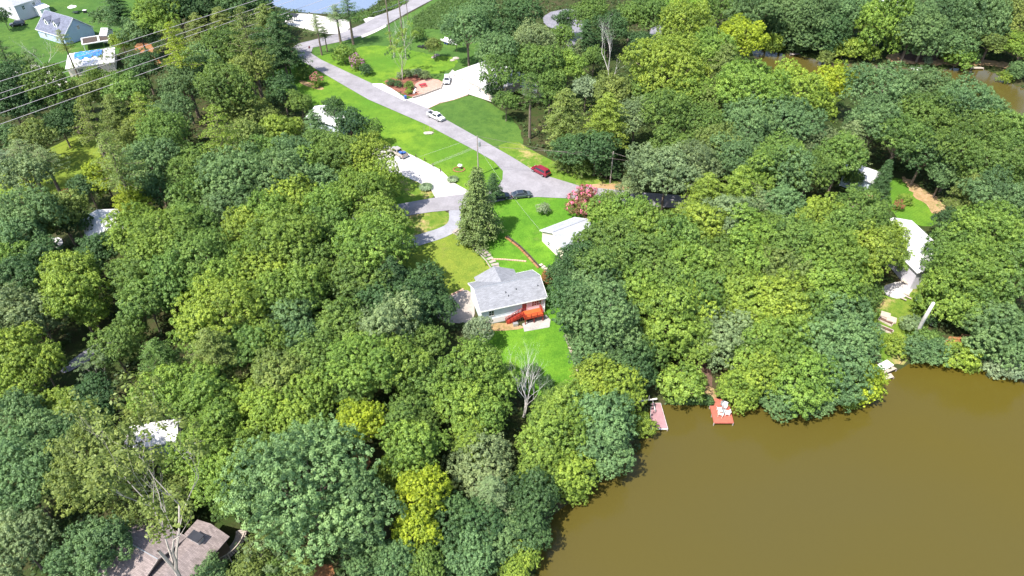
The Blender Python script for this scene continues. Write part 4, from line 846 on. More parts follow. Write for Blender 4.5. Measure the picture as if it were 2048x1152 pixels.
# back yard furniture of the top left house
p = P(149,26); e = empty('garden_parasol', p); tag(e, 'white round garden parasol on the lawn behind the blue dormer house', 'parasol')
b = MB(); n = 12; V = [(1.5*math.cos(2*math.pi*i/n), 1.5*math.sin(2*math.pi*i/n), 2.2) for i in range(n)]; b.add(V+[(0, 0, 2.85)]+[(x_, y_, z_-.08) for x_, y_, z_ in V]+[(0, 0, 2.75)], [(i, (i+1)%n, n) for i in range(n)]+[(n+1+i, n+1+(i+1)%n, 2*n+1) for i in range(n)]+[(i, (i+1)%n, n+1+(i+1)%n, n+1+i) for i in range(n)]); b.build('canopy', M['white'], e)
b = MB(); b.cyl((0, 0, 0), .04, 2.7, 8); b.build('pole', M['greymetal'], e)
p = P(152,28); e = empty('garden_table', p); tag(e, 'dark garden table under the white parasol', 'table'); b = MB(); b.box((0, 0, .72), (1.8, 1.1, .05)); b.build('table_top', M['darkmetal'], e)
for x_, y_ in ((-.8,-.45),(.8,-.45),(.8,.45),(-.8,.45)): b = MB(); b.box((x_, y_, .36), (.06, .06, .72)); b.build('leg', M['darkmetal'], e)
p = P(171,26); e = empty('grill', p, .3); tag(e, 'white topped grill on the lawn right of the white parasol', 'grill'); b = MB(); b.box((0, 0, .5), (1.2, .7, .9)); b.build('grill_body', M['darkmetal'], e, bevel=.04); b = MB(); b.box((0, 0, 1.02), (1.3, .8, .12)); b.build('lid', M['white'], e, bevel=.04)
# right hand yard: raised beds, kayaks, walkway
for k, (a, c_) in enumerate((((1758,637),(1784,651)), ((1751,650),(1784,667)))):
    A, B2 = P(*a), P(*c_); e = empty('raised_bed', (A+B2)/2, math.atan2(B2.y-A.y, B2.x-A.x)); tag(e, ['upper white framed raised garden bed on the right hand slope','lower white framed raised garden bed on the right hand slope'][k], 'garden bed'); L = (B2-A).length
    b = MB()
    for s_ in (-1, 1): b.box((0, s_*.5, .15), (L, .12, .4)); b.box((s_*L/2, 0, .15), (.12, 1.12, .4))
    b.build('bed_frame', M['palestone'], e); b = MB(); b.box((0, 0, .15), (L-.1, .9, .25)); b.build('soil', M['leaflitter'], e)
for k, q in enumerate(((1770,632),(1782,641))):
    p = P(*q); b = MB(); b.box((0, 0, .25), (1.7, 1.5, .4)); o = b.build('garden_box', M['palewood'], bevel=.03); o.location = p; o.rotation_euler = (0, 0, -.5); tag(o, ['pale square garden box, upper left of the pair above the raised beds','pale square garden box, lower right of the pair above the raised beds'][k], 'box')
def kayak(a, c_, mat, label):
    A, B2 = P(*a, .3), P(*c_, .3); L = (B2-A).length; ang = math.atan2(B2.y-A.y, B2.x-A.x); s = []
    for i in range(9):
        t = i/8*2-1; w_ = .42*max(.04, (1-abs(t)**2.2)); h_ = .12+.08*t*t
        s.append((t*L/2, [(w_*math.cos(2*math.pi*j/10), h_*math.sin(2*math.pi*j/10)+.06*t*t) for j in range(10)]))
    o = loft(s).build('kayak', M[mat], smooth=True); o.location = (A+B2)/2; o.rotation_euler = (0, 0, ang); tag(o, label, 'kayak')
kayak((1703,566),(1726,577), 'cyan', 'turquoise kayak lying at the tree edge left of the patio')
kayak((1811,565),(1822,571), 'cyan', 'turquoise kayak lying at the near end of the wooden walkway')
A, B2 = P(1818,548,.8), P(1808,568,.5); e = empty('boardwalk', (A+B2)/2, math.atan2(B2.y-A.y, B2.x-A.x)); tag(e, 'narrow pale wooden walkway below the seamed white roof', 'walkway'); L = (B2-A).length; b = MB()
for i in range(int(L/.2)): b.box((-L/2+.1+i*.2, 0, .1), (.17, 1.2, .05))
b.build('boards', M['palewood'], e); b = MB()
for s_ in (-1, 1): b.beam((-L/2, s_*.55, .0), (L/2, s_*.55, .0), .1, .2)
b.build('frame', M['greywood'], e)
p = P(1835,600); e = empty('covered_grill', p, .4); tag(e, 'grill under a blue cover at the shady end of the patio', 'grill'); b = MB(); b.add([(-.7,-.4,0),(.7,-.4,0),(.7,.4,0),(-.7,.4,0),(-.55,-.28,1.0),(.55,-.28,1.0),(.55,.28,1.15),(-.55,.28,1.15)], [(0,1,5,4),(1,2,6,5),(2,3,7,6),(3,0,4,7),(4,5,6,7),(0,3,2,1)]); b.build('cover', M['blue'], e, bevel=.08)
for k, q in enumerate(((1812,588),(1816,594),(1806,597))):
    A, B2 = P(q[0]-5, q[1]-2, .3+.1*k), P(q[0]+7, q[1]+3, .3+.1*k); b = MB(); b.beam(A, B2, .35, .05); tag(b.build('plank', M['palewood']), ['uppermost loose grey plank on the patio left of the covered grill','middle loose grey plank on the patio nearest the covered grill','leftmost loose grey plank on the patio'][k], 'plank', 'planks on the patio')
A, B2 = P(1828,672), Vector(atz(1867,606,T(*P(1830,672)[:2])+10.5)); b = MB(); b.tube([A-Vector((0,0,.5)), A*.75+B2*.25+Vector((.15,0,0)), (A+B2)/2, B2], [.4,.34,.32,.27], 10); tag(b.build('tree_trunk', M['deadwood'], smooth=True), 'thick bleached bare trunk leaning beside the right hand patio slope', 'tree trunk')
b = MB(); A = P(1861,650); b.tube([A, A+Vector((1.2,1.5,4.5))], [.22,.15], 8); tag(b.build('tree_trunk', M['deadwood']), 'thinner shaded dead trunk right of the thick bleached trunk', 'tree trunk')
b = MB(); p = P(1031,649,.4); b.box((p.x, p.y, p.z), (.95,.6,.8), .3); tag(b.build('heat_pump', M['greymetal'], bevel=.04), 'grey outdoor air conditioning box beneath the red stairs', 'air conditioner')
# ------------------------------------------------------------------ trees
class Leaves:                                        # gathers leaf-sized faces as numpy blocks
    def __init__(s, seed): s.r = np.random.default_rng(seed); s.P = []; s.T = []
    def tuft(s, C, nrm, rt, nl, size, tint, flat=1.0, asp=.55, hemi=-.2, out=.8):
        # C: (k,3) centres, nrm: (k,3) outward; nl leaves each, all at once
        r = s.r; C = np.repeat(np.asarray(C, float), nl, 0); Nn = np.repeat(np.asarray(nrm, float), nl, 0); k = len(C)
        rt = np.repeat(np.broadcast_to(rt, (k//nl,)), nl); tint = np.repeat(np.broadcast_to(tint, (k//nl,)), nl)
        d = r.normal(size=(k, 3)); d /= np.linalg.norm(d, axis=1)[:, None]
        dt = (d*Nn).sum(1); fl = dt < hemi; d[fl] -= 2*dt[fl, None]*Nn[fl]
        rad = rt*(.45+.6*r.random(k)); o = d*rad[:, None]; o[:, 2] *= flat; p = C+o
        n = Nn*.25+d*out+r.normal(size=(k, 3))*.30; n[:, 2] += .35; n /= np.linalg.norm(n, axis=1)[:, None]
        a = np.cross(n, r.normal(size=(k, 3))); a /= np.linalg.norm(a, axis=1)[:, None]; b = np.cross(n, a)
        sz = (size*(.5+1.0*r.random(k)))[:, None]*.5
        q = np.stack([p-a*sz, p-b*sz*asp, p+a*sz, p+b*sz*asp+n*sz*.25], 1)
        s.P.append(q); s.T.append(np.clip(tint+r.normal(size=k)*.16*1.0, 0, 1))
    def mesh(s, name, mat):
        q = np.concatenate(s.P); t = np.concatenate(s.T); n = len(q); me = bpy.data.meshes.new(name)
        me.vertices.add(n*4); me.vertices.foreach_set('co', q.reshape(-1).astype(np.float32))
        me.loops.add(n*4); me.loops.foreach_set('vertex_index', np.arange(n*4, dtype=np.int32))
        me.polygons.add(n); me.polygons.foreach_set('loop_start', (np.arange(n)*4).astype(np.int32)); me.update(calc_edges=True)
        at = me.attributes.new('tint', 'FLOAT', 'FACE'); at.data.foreach_set('value', t.astype(np.float32)); me.materials.append(mat); return me
def fib(n, r):
    i = np.arange(n)+.5; ph = np.arccos(1-2*i/n); th = math.pi*(1+5**.5)*i+r.random()*6
    return np.stack([np.cos(th)*np.sin(ph), np.sin(th)*np.sin(ph), np.cos(ph)], 1)
def unit(v): return v/np.maximum(np.linalg.norm(v, axis=1), 1e-6)[:, None]
def broad(seed, Rr, H, ls=.34, dens=1.0, low=False, nlob=None, per=44):
    ls *= .8
    L = Leaves(seed); r = L.r; Rv = min(.92*Rr, H*.44) if not low else H*.52; zc = (H-Rv) if not low else H*.46
    n = nlob or int(15+Rr*2.4); ds = fib(int(n*1.5), r); ds = ds[ds[:, 2] > -.42]; ds = unit(ds+r.normal(size=ds.shape)*.2)
    k = len(ds); rl = Rr*(.19+.17*r.random(k))*(1.25 if low else 1); th_ = np.arctan2(ds[:, 1], ds[:, 0]); el = 1+.13*np.sin(th_*3+r.random()*6)+.12*np.sin(th_*2+r.random()*6)*(1-np.abs(ds[:, 2]))+.11*r.normal(size=k)
    off = (Rr-rl*.75)*el
    cc = np.stack([ds[:, 0]*off, ds[:, 1]*off, zc+ds[:, 2]*off*Rv/Rr], 1)
    inn = fib(7, r)*Rr*.38*np.array([1, 1, .8]); cc = np.vstack([cc, inn+[0, 0, zc+Rv*.1]]); rl = np.append(rl, np.full(7, Rr*.36))
    ctr = np.array([0, 0, zc-Rv*.3]); limbs = []; sq = np.array([1, 1, .8])
    for i, (c, q) in enumerate(zip(cc, rl)):
        sp = .50+.045*Rr; m = max(12, int(4*math.pi*q*q/(sp*sp))); d = unit(fib(m, r)+r.normal(size=(m, 3))*.12); rr = q*(1+.22*r.normal(size=m))
        p = c+d*rr[:, None]*sq
        keep = d[:, 2] > -.55
        for j, (c2, q2) in enumerate(zip(cc, rl)):
            if j != i: keep &= np.linalg.norm((p-c2)/sq, axis=1) > q2*.84
        keep &= r.random(m) < .8*dens
        p, d = p[keep], d[keep]
        if not len(p): continue
        nn = unit(d*.8+unit(p-ctr)*.45); tl = .5+.17*r.normal()+.13*r.normal(size=len(p))
        L.tuft(p, nn, (.33+.017*Rr)*(.6+.8*r.random(len(p))**1.5), int(per*.95*(.6+.4*dens)), ls*.92, tl, .9, .55, -.35, .85)
        q_ = r.random(len(p)) < .3; L.tuft(p[q_]+nn[q_]*.45+r.normal(size=(q_.sum(), 3))*.15, nn[q_], .26, 12, ls*.85, tl[q_] if np.ndim(tl) else tl, 1, .5, -.8, .7)
        s_ = r.random(len(p)) < .22; L.tuft(p[s_]*1.0-nn[s_]*q*.55, nn[s_], .8, 9, ls*1.3, .5, 1)
        if i < k and i % 2 == 0: limbs.append((c, q))
    return L, limbs, zc
def trunk_mesh(seed, H, r0, limbs, zc, lean=.4, twigs=0, pale=False):
    r = random.Random(seed); b = MB(); top = Vector((r.uniform(-lean, lean), r.uniform(-lean, lean), zc)); zs = zc*.45
    sp = Vector((top.x*.4, top.y*.4, zs)); b.tube([(0, 0, -.8), (0, 0, .3), sp, top], [r0*1.35, r0, r0*.8, r0*.4], 8)
    for c, q in limbs:
        c = Vector(c); a = sp.lerp(top, r.uniform(0, .7)); m = a.lerp(c, .5)+Vector((0, 0, -.05*q)); b.tube([a, m, c], [r0*.36, r0*.22, r0*.08], 5, cap=False)
        for _ in range(twigs):
            e = c+Vector((r.uniform(-1, 1), r.uniform(-1, 1), r.uniform(.1, 1)))*q; b.tube([m.lerp(c, r.random()), e], [r0*.1, r0*.03], 4, cap=False)
    return b
def dead(seed, H, r0, spread=.5, depth=4, L0=None, up=.35, multi=1):
    r = random.Random(seed); b = MB(); tips = []
    def grow(p, d, ln, rad, k):
        q = p; pts = [p]; rs = [rad]; n = 3
        for i in range(n):
            d = (d+Vector((r.uniform(-.2, .2), r.uniform(-.2, .2), r.uniform(-.05, .15)))).normalized(); q = q+d*ln/n; pts.append(q); rs.append(rad*(1-.5*(i+1)/n))
        b.tube(pts, rs, 5 if k > 1 else 4, cap=False)
        if k == 0: tips.append(q); return
        for i in range(r.choice((2, 3, 3))):
            a = r.uniform(0, 6.28); s_ = spread*r.uniform(.6, 1.3); dd = (d+Vector((math.cos(a)*s_, math.sin(a)*s_, up*s_))).normalized()
            grow(pts[r.choice((-1, -1, -2))], dd, ln*r.uniform(.55, .8), rs[-1]*r.uniform(.7, 1.0), k-1)
    for m in range(multi): a = r.uniform(0, 6.28); grow(Vector((.25*m, .1*m, -.6)), Vector((.25*math.cos(a), .25*math.sin(a), 1)) if multi > 1 else Vector((0, 0, 1)), L0 or H*.42, r0, depth)
    z = max(t.z for t in tips); s_ = H/z; b.v = [(x*s_, y*s_, zz*s_) for x, y, zz in b.v]
    return b, [t*s_ for t in tips]
PROTO = {}; PC = bpy.data.collections.new('unused')
def reg(key, Rr, H, zc, crown_me, trunk_mb, tmat, cname='crown'):
    tm = trunk_mb.build('trunk', M[tmat]) if trunk_mb else None; tme = tm.data if tm else None
    if tm: bpy.data.objects.remove(tm)
    PROTO.setdefault(key, []).append((Rr, H, zc, crown_me, tme, cname))
for i in range(6): L, lb, zc = broad(10+i, 6.4, 16.5+i*.6); reg('BM', 6.4, 16.5+i*.6, zc, L.mesh('crown', M['leaf']), trunk_mesh(i, 16, .34, lb, zc), 'bark')
for i in range(4): L, lb, zc = broad(30+i, 9.0, 20, .38, 1.0); reg('BL', 9.0, 20, zc, L.mesh('crown', M['leaf']), trunk_mesh(i+9, 20, .48, lb, zc), 'bark')
for i in range(5): L, lb, zc = broad(50+i, 4.2, 11.5, .32); reg('BS', 4.2, 11.5, zc, L.mesh('crown', M['leaf']), trunk_mesh(i+19, 11, .22, lb, zc), 'bark')
for i in range(3): L, lb, zc = broad(60+i, 2.4, 4.4, .28, 1.0, low=True, nlob=12); reg('H', 2.4, 4.4, zc, L.mesh('foliage', M['leaf']), trunk_mesh(i+29, 3, .08, lb, zc, .1), 'bark', 'foliage')
for i in range(3): L, lb, zc = broad(63+i, 4.6, 11.0, .32, 1.0, low=True); reg('LK', 4.6, 11.0, zc, L.mesh('crown', M['leaf']), trunk_mesh(i+24, 7, .18, lb, zc, .3), 'bark')
for i in range(3):                                   # thin silvery crowns with pale limbs showing
    L, lb, zc = broad(70+i, 6.2, 16, .34, .62); reg('S', 6.2, 16, zc, L.mesh('crown', M['leaf']), trunk_mesh(i+39, 16, .3, lb, zc, .4, 4), 'palebark')
def layered(seed, Rr, H, z0, n, droop=.25, cone=.75, ls=.32, flat=.35, fill=3, per=20, asp=.35):
    L = Leaves(seed); r = L.r; lb = []
    for i in range(n):
        t = i/(n-1); z = z0+(H-z0)*t; ln = Rr*((1-t)**cone*.92+.08)*(.8+.3*r.random()); a = i*2.399+r.random()*.6
        k = max(2, int(ln*fill)); u = (np.arange(k)+.6)/k
        for sgn in range(2):
            aa = a+sgn*math.pi+r.normal()*.2; p = np.stack([np.cos(aa)*u*ln, np.sin(aa)*u*ln, z+.35*ln*u*(.3)-droop*ln*u*u], 1)
            p[:, :2] += r.normal(size=(k, 2))*.25*ln*u[:, None]**.5*.6
            nn = unit(np.stack([np.cos(aa)*np.ones(k)*.5, np.sin(aa)*np.ones(k)*.5, np.ones(k)], 1)); L.tuft(p, nn, .35+.5*u*0+.35, per, ls, .5+.1*r.normal(), flat, asp, -.1, .5)
            lb.append((np.array(p[-1]), z))
    b = MB(); b.tube([(0, 0, -.6), (0, 0, H*.5), (0, 0, H*.97)], [.02*H, .014*H, .03], 7)
    for e, z in lb: b.tube([(0, 0, z), tuple(e)], [.06, .02], 4, cap=False)
    return L, b
for i in range(3): L, b = layered(80+i, 5.6, 16.5, 5, 46, .2, .6, .34, .38, 3.2, 22); reg('F', 5.6, 16.5, 10.5, L.mesh('crown', M['leaf']), b, 'bark')
for i in range(3): L, b = layered(90+i, 3.9, 19, 11, 22, .05, .55, .34, .6, 1.9, 26, .22); reg('P', 3.9, 19, 15.2, L.mesh('crown', M['leaf']), b, 'bark')
for i in range(2): L, b = layered(95+i, 3.9, 12.5, .8, 88, .35, .85, .34, .55, 3.6, 20, .4); reg('C', 3.9, 12.5, 5.5, L.mesh('crown', M['leaf']), b, 'bark')
for i in range(3): b, tp = dead(100+i, 15, .2, .6, 5); reg('D', 5, 15, 10, None, b, 'deadwood')
b, tp = dead(120, 21, .36, .42, 6); reg('DT', 6, 21, 14, None, b, 'deadwood')
b, tp = dead(127, 17, .2, .5, 5, up=.5, multi=4); reg('DW', 5, 17, 10, None, b, 'deadwood')
for i in range(2):                                   # half dead: limbs with a few tufts
    b, tp = dead(130+i, 17, .24, .62, 5); L = Leaves(140+i); tp = np.array([tuple(t) for t in tp]); sel = L.r.random(len(tp)) < .8; L.tuft(tp[sel], unit(tp[sel]-np.array([0, 0, 8])), .5, 34, .22, .5); reg('E', 6, 17, 11, L.mesh('crown', M['leaf']), b, 'palebark')
L, lb, zc = broad(150, 2.6, 5.2, .24, 1.0, low=True, nlob=12); crape_leaf = L.mesh('foliage', M['leaf'])
def blossom(hexc, nm):
    m = leaf_mat(nm, .3, hexc); Lb = Leaves(151); p = []; nn = []
    for c, q in lb:
        d = unit(fib(26, Lb.r)+Lb.r.normal(size=(26, 3))*.2); d = d[d[:, 2] > -.2]; d = d[Lb.r.random(len(d)) < .8]; p.append(c+d*q*1.16*np.array([1, 1, .85])); nn.append(d)
    Lb.tuft(np.vstack(p), np.vstack(nn), .30, 30, .19, .55); return Lb.mesh('blossom', m)
reg('K', 2.6, 5.2, zc, crape_leaf, trunk_mesh(77, 4, .09, lb, zc, .1), 'bark', 'foliage')
BLO = {'pink': blossom((.75,.2,.32), 'pink_blossom'), 'purple': blossom((.55,.2,.5), 'purple_blossom'), 'red': blossom((.5,.03,.1), 'red_blossom')}
def grass_clump():
    L = Leaves(160); r = L.r; n = 1400; a = r.random(n)*6.28; rad = r.random(n)**.5*.5; P0 = np.stack([np.cos(a)*rad, np.sin(a)*rad, np.zeros(n)], 1); out = unit(np.stack([np.cos(a), np.sin(a), 1.2+r.random(n)*1.5], 1)); ln = 1.3+r.random(n)*.9
    P1 = P0+out*ln[:, None]*.65; P2 = P0+out*ln[:, None]; P2[:, 2] -= .45*ln; P2[:, :2] += out[:, :2]*.5; sd = unit(np.cross(out, [0, 0, 1.0]))*.035
    for A, B in ((P0, P1), (P1, P2)): L.P.append(np.stack([A-sd, B-sd*.7, B+sd*.7, A+sd], 1)); L.T.append(np.clip(.5+r.normal(size=n)*.25, 0, 1))
    return L.mesh('blades', M['leaf'])
PROTO['G'] = [(1.5, 2.0, .9, grass_clump(), None, 'blades')]
COL = {'g': (.115,.200,.036), 'y': (.195,.285,.034), 'l': (.26,.34,.02), 'b': (.115,.205,.070), 'd': (.060,.128,.038), 'o': (.160,.218,.046), 's': (.175,.245,.10), 'm': (.155,.255,.036), 'r': (.30,.15,.05), 'w': (.21,.285,.155), 'q': (.15,.215,.062), 'h': (.16,.28,.10)}
CW = {'h': 'pale blue-green', 'q': 'pale olive', 'g': 'mid green', 'y': 'yellow green', 'l': 'bright lime yellow', 'b': 'blue green', 'd': 'dark green', 'o': 'olive green', 's': 'silvery green', 'm': 'fresh green', 'r': 'rusty orange green', 'w': 'pale grey green'}
TREES = """
6 34 24 B d;10 112 26 P d;24 170 42 B d;210 32 34 B b;236 22 30 F d;278 62 28 B b;318 32 40 B m;352 12 36 B d;430 15 42 B d;485 14 40 B d;400 30 34 B d
243 84 28 B y;133 80 20 P o 157 155;78 100 36 D s;66 118 26 E s;200 126 20 E s;152 130 13 E o;42 132 22 H g;96 178 38 B g;188 150 26 B m;172 188 30 B o;226 128 24 E o;288 132 30 B d;262 182 34 B g;232 176 26 B g;20 205 36 B d;60 215 30 B d
352 92 34 P l;400 66 34 F o;448 62 34 F o;492 66 32 P o;372 130 30 F o;456 102 38 B g;405 140 36 B b;364 172 36 B b;452 178 44 B g;500 148 34 B o;345 226 38 B b;435 248 44 P y;494 222 34 B o;236 238 42 F o;284 212 30 P y;180 245 32 P o;66 276 36 B o;12 284 28 B b;330 280 44 B g;278 276 34 B o;120 250 26 B d;140 225 24 B d;310 235 26 B d
534 48 36 F o;560 84 38 F d;540 124 38 B d;576 120 24 B d;520 90 30 B d;512 20 30 B d;566 38 18 H d
622 46 18 P s 644 111;664 26 26 P s 682 88;706 18 28 P d 707 89;652 66 13 P d 655 104
688 112 20 H m;714 127 15 K purple;634 162 13 K pink;782 166 8 H d;797 168 8 H d;818 172 9 H m;817 183 7 H y;800 152 8 H w;835 146 11 H w;815 147 9 H s;850 151 10 H s;733 140 13 H d;606 144 17 H g;632 170 8 H y;
784 62 34 D s 788 116;808 84 38 E y 804 160;792 108 26 E d 803 157;806 50 26 D s 812 120;867 92 17 B o;838 70 14 H g;935 58 46 B b;912 80 22 B d
565 182 44 B d;600 205 34 B g;540 238 18 D w;560 268 36 B y;632 262 34 F b;700 245 48 B d;668 220 34 B d;740 262 34 B g;650 290 34 B g
996 108 36 B b;960 30 34 B b;1004 150 38 B g;1012 205 36 B g;985 178 24 B d;1000 70 30 B d
1040 30 34 B d;1066 82 38 B s;1120 76 24 B g;1128 42 20 B d;1042 120 32 B g;1078 132 38 B g;1136 134 32 B m;1180 28 32 B g;1172 70 28 F d;1220 58 32 B d;1158 100 16 F s;1188 116 20 B g
1232 80 44 DT s;1226 132 22 D w;1260 40 26 B g;1280 88 24 B d
1334 152 62 B y;1372 52 40 B y;1302 30 34 B g;1482 72 40 B l;1422 112 40 B m;1446 150 42 F o;1496 190 52 B m;1340 100 34 B y
1056 176 30 P g 1059 278;1130 226 44 F o;1172 180 24 B w;1222 178 34 B o;1214 234 46 F y;1272 236 38 B s;1332 226 44 B g;1398 250 44 B g;1430 200 40 B o;1440 290 44 B o;1492 258 44 B b;1100 175 28 B g;1290 190 30 B g;1380 190 36 B m
1440 16 34 B g;1502 26 40 B b;1532 54 30 B d;1400 70 28 B s
1562 28 44 B b;1612 30 44 B b;1662 28 38 B b;1602 74 38 B b;1700 24 36 B b;1742 52 30 B m;1762 80 22 D o;1650 70 30 B d;1684 112 22 H y;1712 108 24 H y;1736 120 18 H y;1650 122 16 H o;1600 100 20 B b;1802 60 44 B b;1850 36 44 B b;1832 84 34 B b;1902 32 44 B b;1890 82 38 B b;1952 22 42 B s;1962 78 38 B o;1912 122 26 H m;1856 122 8 H w;2004 40 44 B o;2024 92 38 B m;2036 142 28 B b;2010 158 14 H y;1930 55 34 B b;1780 20 34 B b
1546 96 18 B y;1582 180 50 B y;1666 174 34 B l;1757 184 44 B b;1842 186 42 B b;1930 204 46 B b;1980 230 30 B b;1706 236 22 D w;1752 240 44 B b;1852 236 48 B g;1580 246 48 B b;1536 212 34 B g;1630 215 34 B y;1702 280 36 F s;1622 286 42 B s;1942 262 44 B g;2012 268 38 B g;1800 205 38 B b;1800 275 42 B g;1895 225 36 B g
1562 312 44 B g;1622 338 42 B g;1680 318 40 B g;1706 356 30 B g;1762 368 26 C d;1740 394 13 K pink;1704 406 12 K purple;1797 413 11 K red;1812 400 12 H y;1850 305 42 B d;1914 310 44 B g;1886 352 26 B b;1938 388 38 F o;1992 330 48 B g;2030 362 38 B g;1986 402 50 B b;2036 432 44 B b;1896 445 42 B d;1972 464 50 B m;2034 490 40 B g;1905 500 46 B g;1880 545 48 B g;1950 535 54 B m;2010 560 50 B g
1566 345 42 B b;1560 416 38 B b;1638 440 42 B y;1722 428 48 B g;1680 470 42 B g;1770 470 36 B y;1742 510 48 B y;1806 518 22 B m;1598 490 52 B g;1660 520 52 B m;1562 556 48 B o;1640 570 50 B m;1708 552 40 B y;1540 470 40 B g;1790 470 26 B y;1742 590 34 B g
62 304 44 P s 86 384;102 318 32 P s 125 393;24 322 38 P w 42 390;54 358 38 B s;224 310 44 P o;206 352 32 B l;262 402 42 F l;300 326 42 B b;312 386 34 B d;388 342 44 B g;388 394 42 B g;470 348 54 B b;462 408 44 B b;492 292 38 B o;174 372 28 B d;250 350 30 B o
60 422 48 B b;118 426 42 B o;92 458 24 B b;150 445 28 B d;36 482 44 B b;20 526 42 B m;30 566 48 B d;196 500 34 B d;176 528 32 B d;142 560 48 B y;266 462 44 B m;334 470 50 B m;384 462 44 B g;404 520 52 B g;300 520 48 B m;350 560 48 B g;270 560 44 B g;490 468 44 B y;484 530 44 B m;440 566 44 B m;80 520 40 B d
532 310 40 B g;582 312 42 B b;560 360 48 B b;612 336 40 B m;684 318 44 B g;734 316 42 B y;762 366 38 B y;720 396 48 B m;660 418 44 B m;582 402 44 B y;640 370 38 B b;544 436 44 B m;652 462 44 B g;760 438 42 B m;744 490 58 B m;798 500 28 B g;572 484 56 B m;536 542 52 B y;622 530 48 B g;720 556 50 B g;786 560 46 F d;842 572 40 B d;868 598 24 B d;605 590 50 B m
956 420 48 C q;987 372 24 F d;905 357 10 G w;852 372 12 G w;1087 419 13 H w;1130 300 34 B d 1136 345;1122 322 22 F o 1126 341;1182 298 38 B d 1188 352;1210 326 26 F d 1212 358;1160 322 20 F g 1163 356;1290 338 38 B s;1334 352 42 B s;1262 372 22 B s;1382 334 42 B s;1470 312 48 B b;1512 342 40 B m;1420 290 34 F o;1342 290 36 B g;1412 392 46 F y;1474 388 44 F y;1516 412 36 B s;1170 413 33 K pink
1220 400 19 B m;1208 432 34 B m;1262 430 42 B m;1230 482 46 B g;1302 462 46 B m;1352 486 46 B g;1402 456 46 B y;1454 440 42 B s;1500 462 46 B m;1188 492 34 B g;1152 524 36 B d;1124 562 30 B d;1202 544 46 B g;1254 532 44 B g;1312 532 46 B g;1372 536 46 B m;1434 524 46 B g;1492 520 46 B m;1192 580 44 B b;1282 580 44 B m;1342 580 44 B g;1402 584 46 B g;1470 574 46 B m;1097 556 16 H r
34 632 50 B s;84 646 36 B s;150 600 48 B y;182 626 32 B y;292 604 46 B g;336 590 40 B g;30 708 48 B y;82 730 42 B y;26 772 38 B y;124 806 32 B y;134 838 34 B y;200 742 40 E s;228 696 40 B g;262 660 28 B g;322 724 56 F g;444 624 66 B y;402 664 44 B m;430 714 56 F o;492 700 46 B g;332 792 52 B m;402 790 54 B m;284 824 38 B o;442 834 48 B m;490 800 38 B y;30 834 48 B b;82 868 46 B b;132 884 40 B d;184 836 34 B d;190 790 36 B d
542 602 48 B m;584 642 46 B b;536 692 44 B m;602 684 40 B b;690 652 48 B g;648 664 36 B g;762 606 44 B d;826 612 44 B d;884 622 28 B d;780 662 54 B s;846 684 40 B g;636 722 46 B g;722 722 60 B m;800 740 54 B m;852 764 46 B g;696 784 42 B g;560 752 52 B o;622 792 46 B m;542 824 46 B y;592 846 46 B y;960 664 44 B w;946 736 54 B m;986 764 40 B m;922 806 46 B m;968 838 38 B m;720 842 44 B l;806 836 42 B g;846 868 36 B g
1046 765 52 DW s;1090 766 30 B d;1066 745 16 H d;1150 604 54 B d;1202 628 54 B b;1158 668 48 B b;1228 686 50 B b;1184 712 42 B b;1262 744 42 B d;1330 642 60 B m;1392 624 46 B y;1382 684 44 B m;1300 704 36 B g;1482 624 54 B y;1452 684 50 B s;1512 704 48 B m;1190 762 44 B y;1240 786 42 B y;1158 796 36 B m;1365 768 44 H m;1480 784 54 B y;1520 748 42 B y;1130 842 50 B m;1204 852 56 B b;1100 816 28 B g;1284 850 26 H y;1415 800 12 H d
1562 604 50 B y;1602 644 54 B g;1662 634 52 B b;1704 610 42 B g;1562 704 54 B m;1642 692 54 B b;1702 686 44 B b;1604 762 52 B m;1670 752 50 B b;1724 762 38 B l;1562 802 34 B b;1626 804 32 B b;1700 800 26 B y;1886 596 48 B m;1942 604 50 B g;1990 664 50 B b;2032 694 44 B b;1960 694 26 B d;1792 692 22 H y;1832 702 28 H b;1872 706 28 H b;1912 714 30 H y;1942 732 16 H y;1990 734 26 H w;2034 742 28 H w;1822 650 20 H s;1850 676 20 H g;1856 640 14 H d
612 974 106 B h;726 1032 62 B b;820 900 52 B m;786 946 34 B y;842 1000 50 B l;834 1062 42 B l;962 932 52 B s;984 986 48 F s;938 884 40 B y;902 1046 48 B d;962 1052 46 B d;1004 1084 40 B b;942 1116 42 B b;786 1122 40 B b;724 1132 36 B b;846 1132 36 B g;536 1112 42 E s;592 1136 28 B o;520 1102 34 S o;498 1142 30 B o;556 1146 26 B g;1104 880 54 B m;1200 905 48 B b;1138 950 42 B y;1152 985 24 H y;1080 944 44 B m;1062 1004 48 B d;1052 1062 44 B d;1046 1112 30 B y;1028 1144 26 B y
30 918 50 B b;60 982 50 B b;24 1038 40 B b;38 1086 54 B s;92 932 44 B b;196 930 78 B o;318 985 66 E o 398 1206;330 1010 42 S o;262 1030 34 S o;282 1000 44 S o;356 1010 34 S o;278 898 30 E r;398 900 52 B m;442 960 50 B m;462 1012 34 B g;198 1096 58 B b;146 1124 44 B b;246 1076 38 B b;424 1144 30 B b;365 960 34 B o;505 905 44 B m;640 890 40 B g
"""
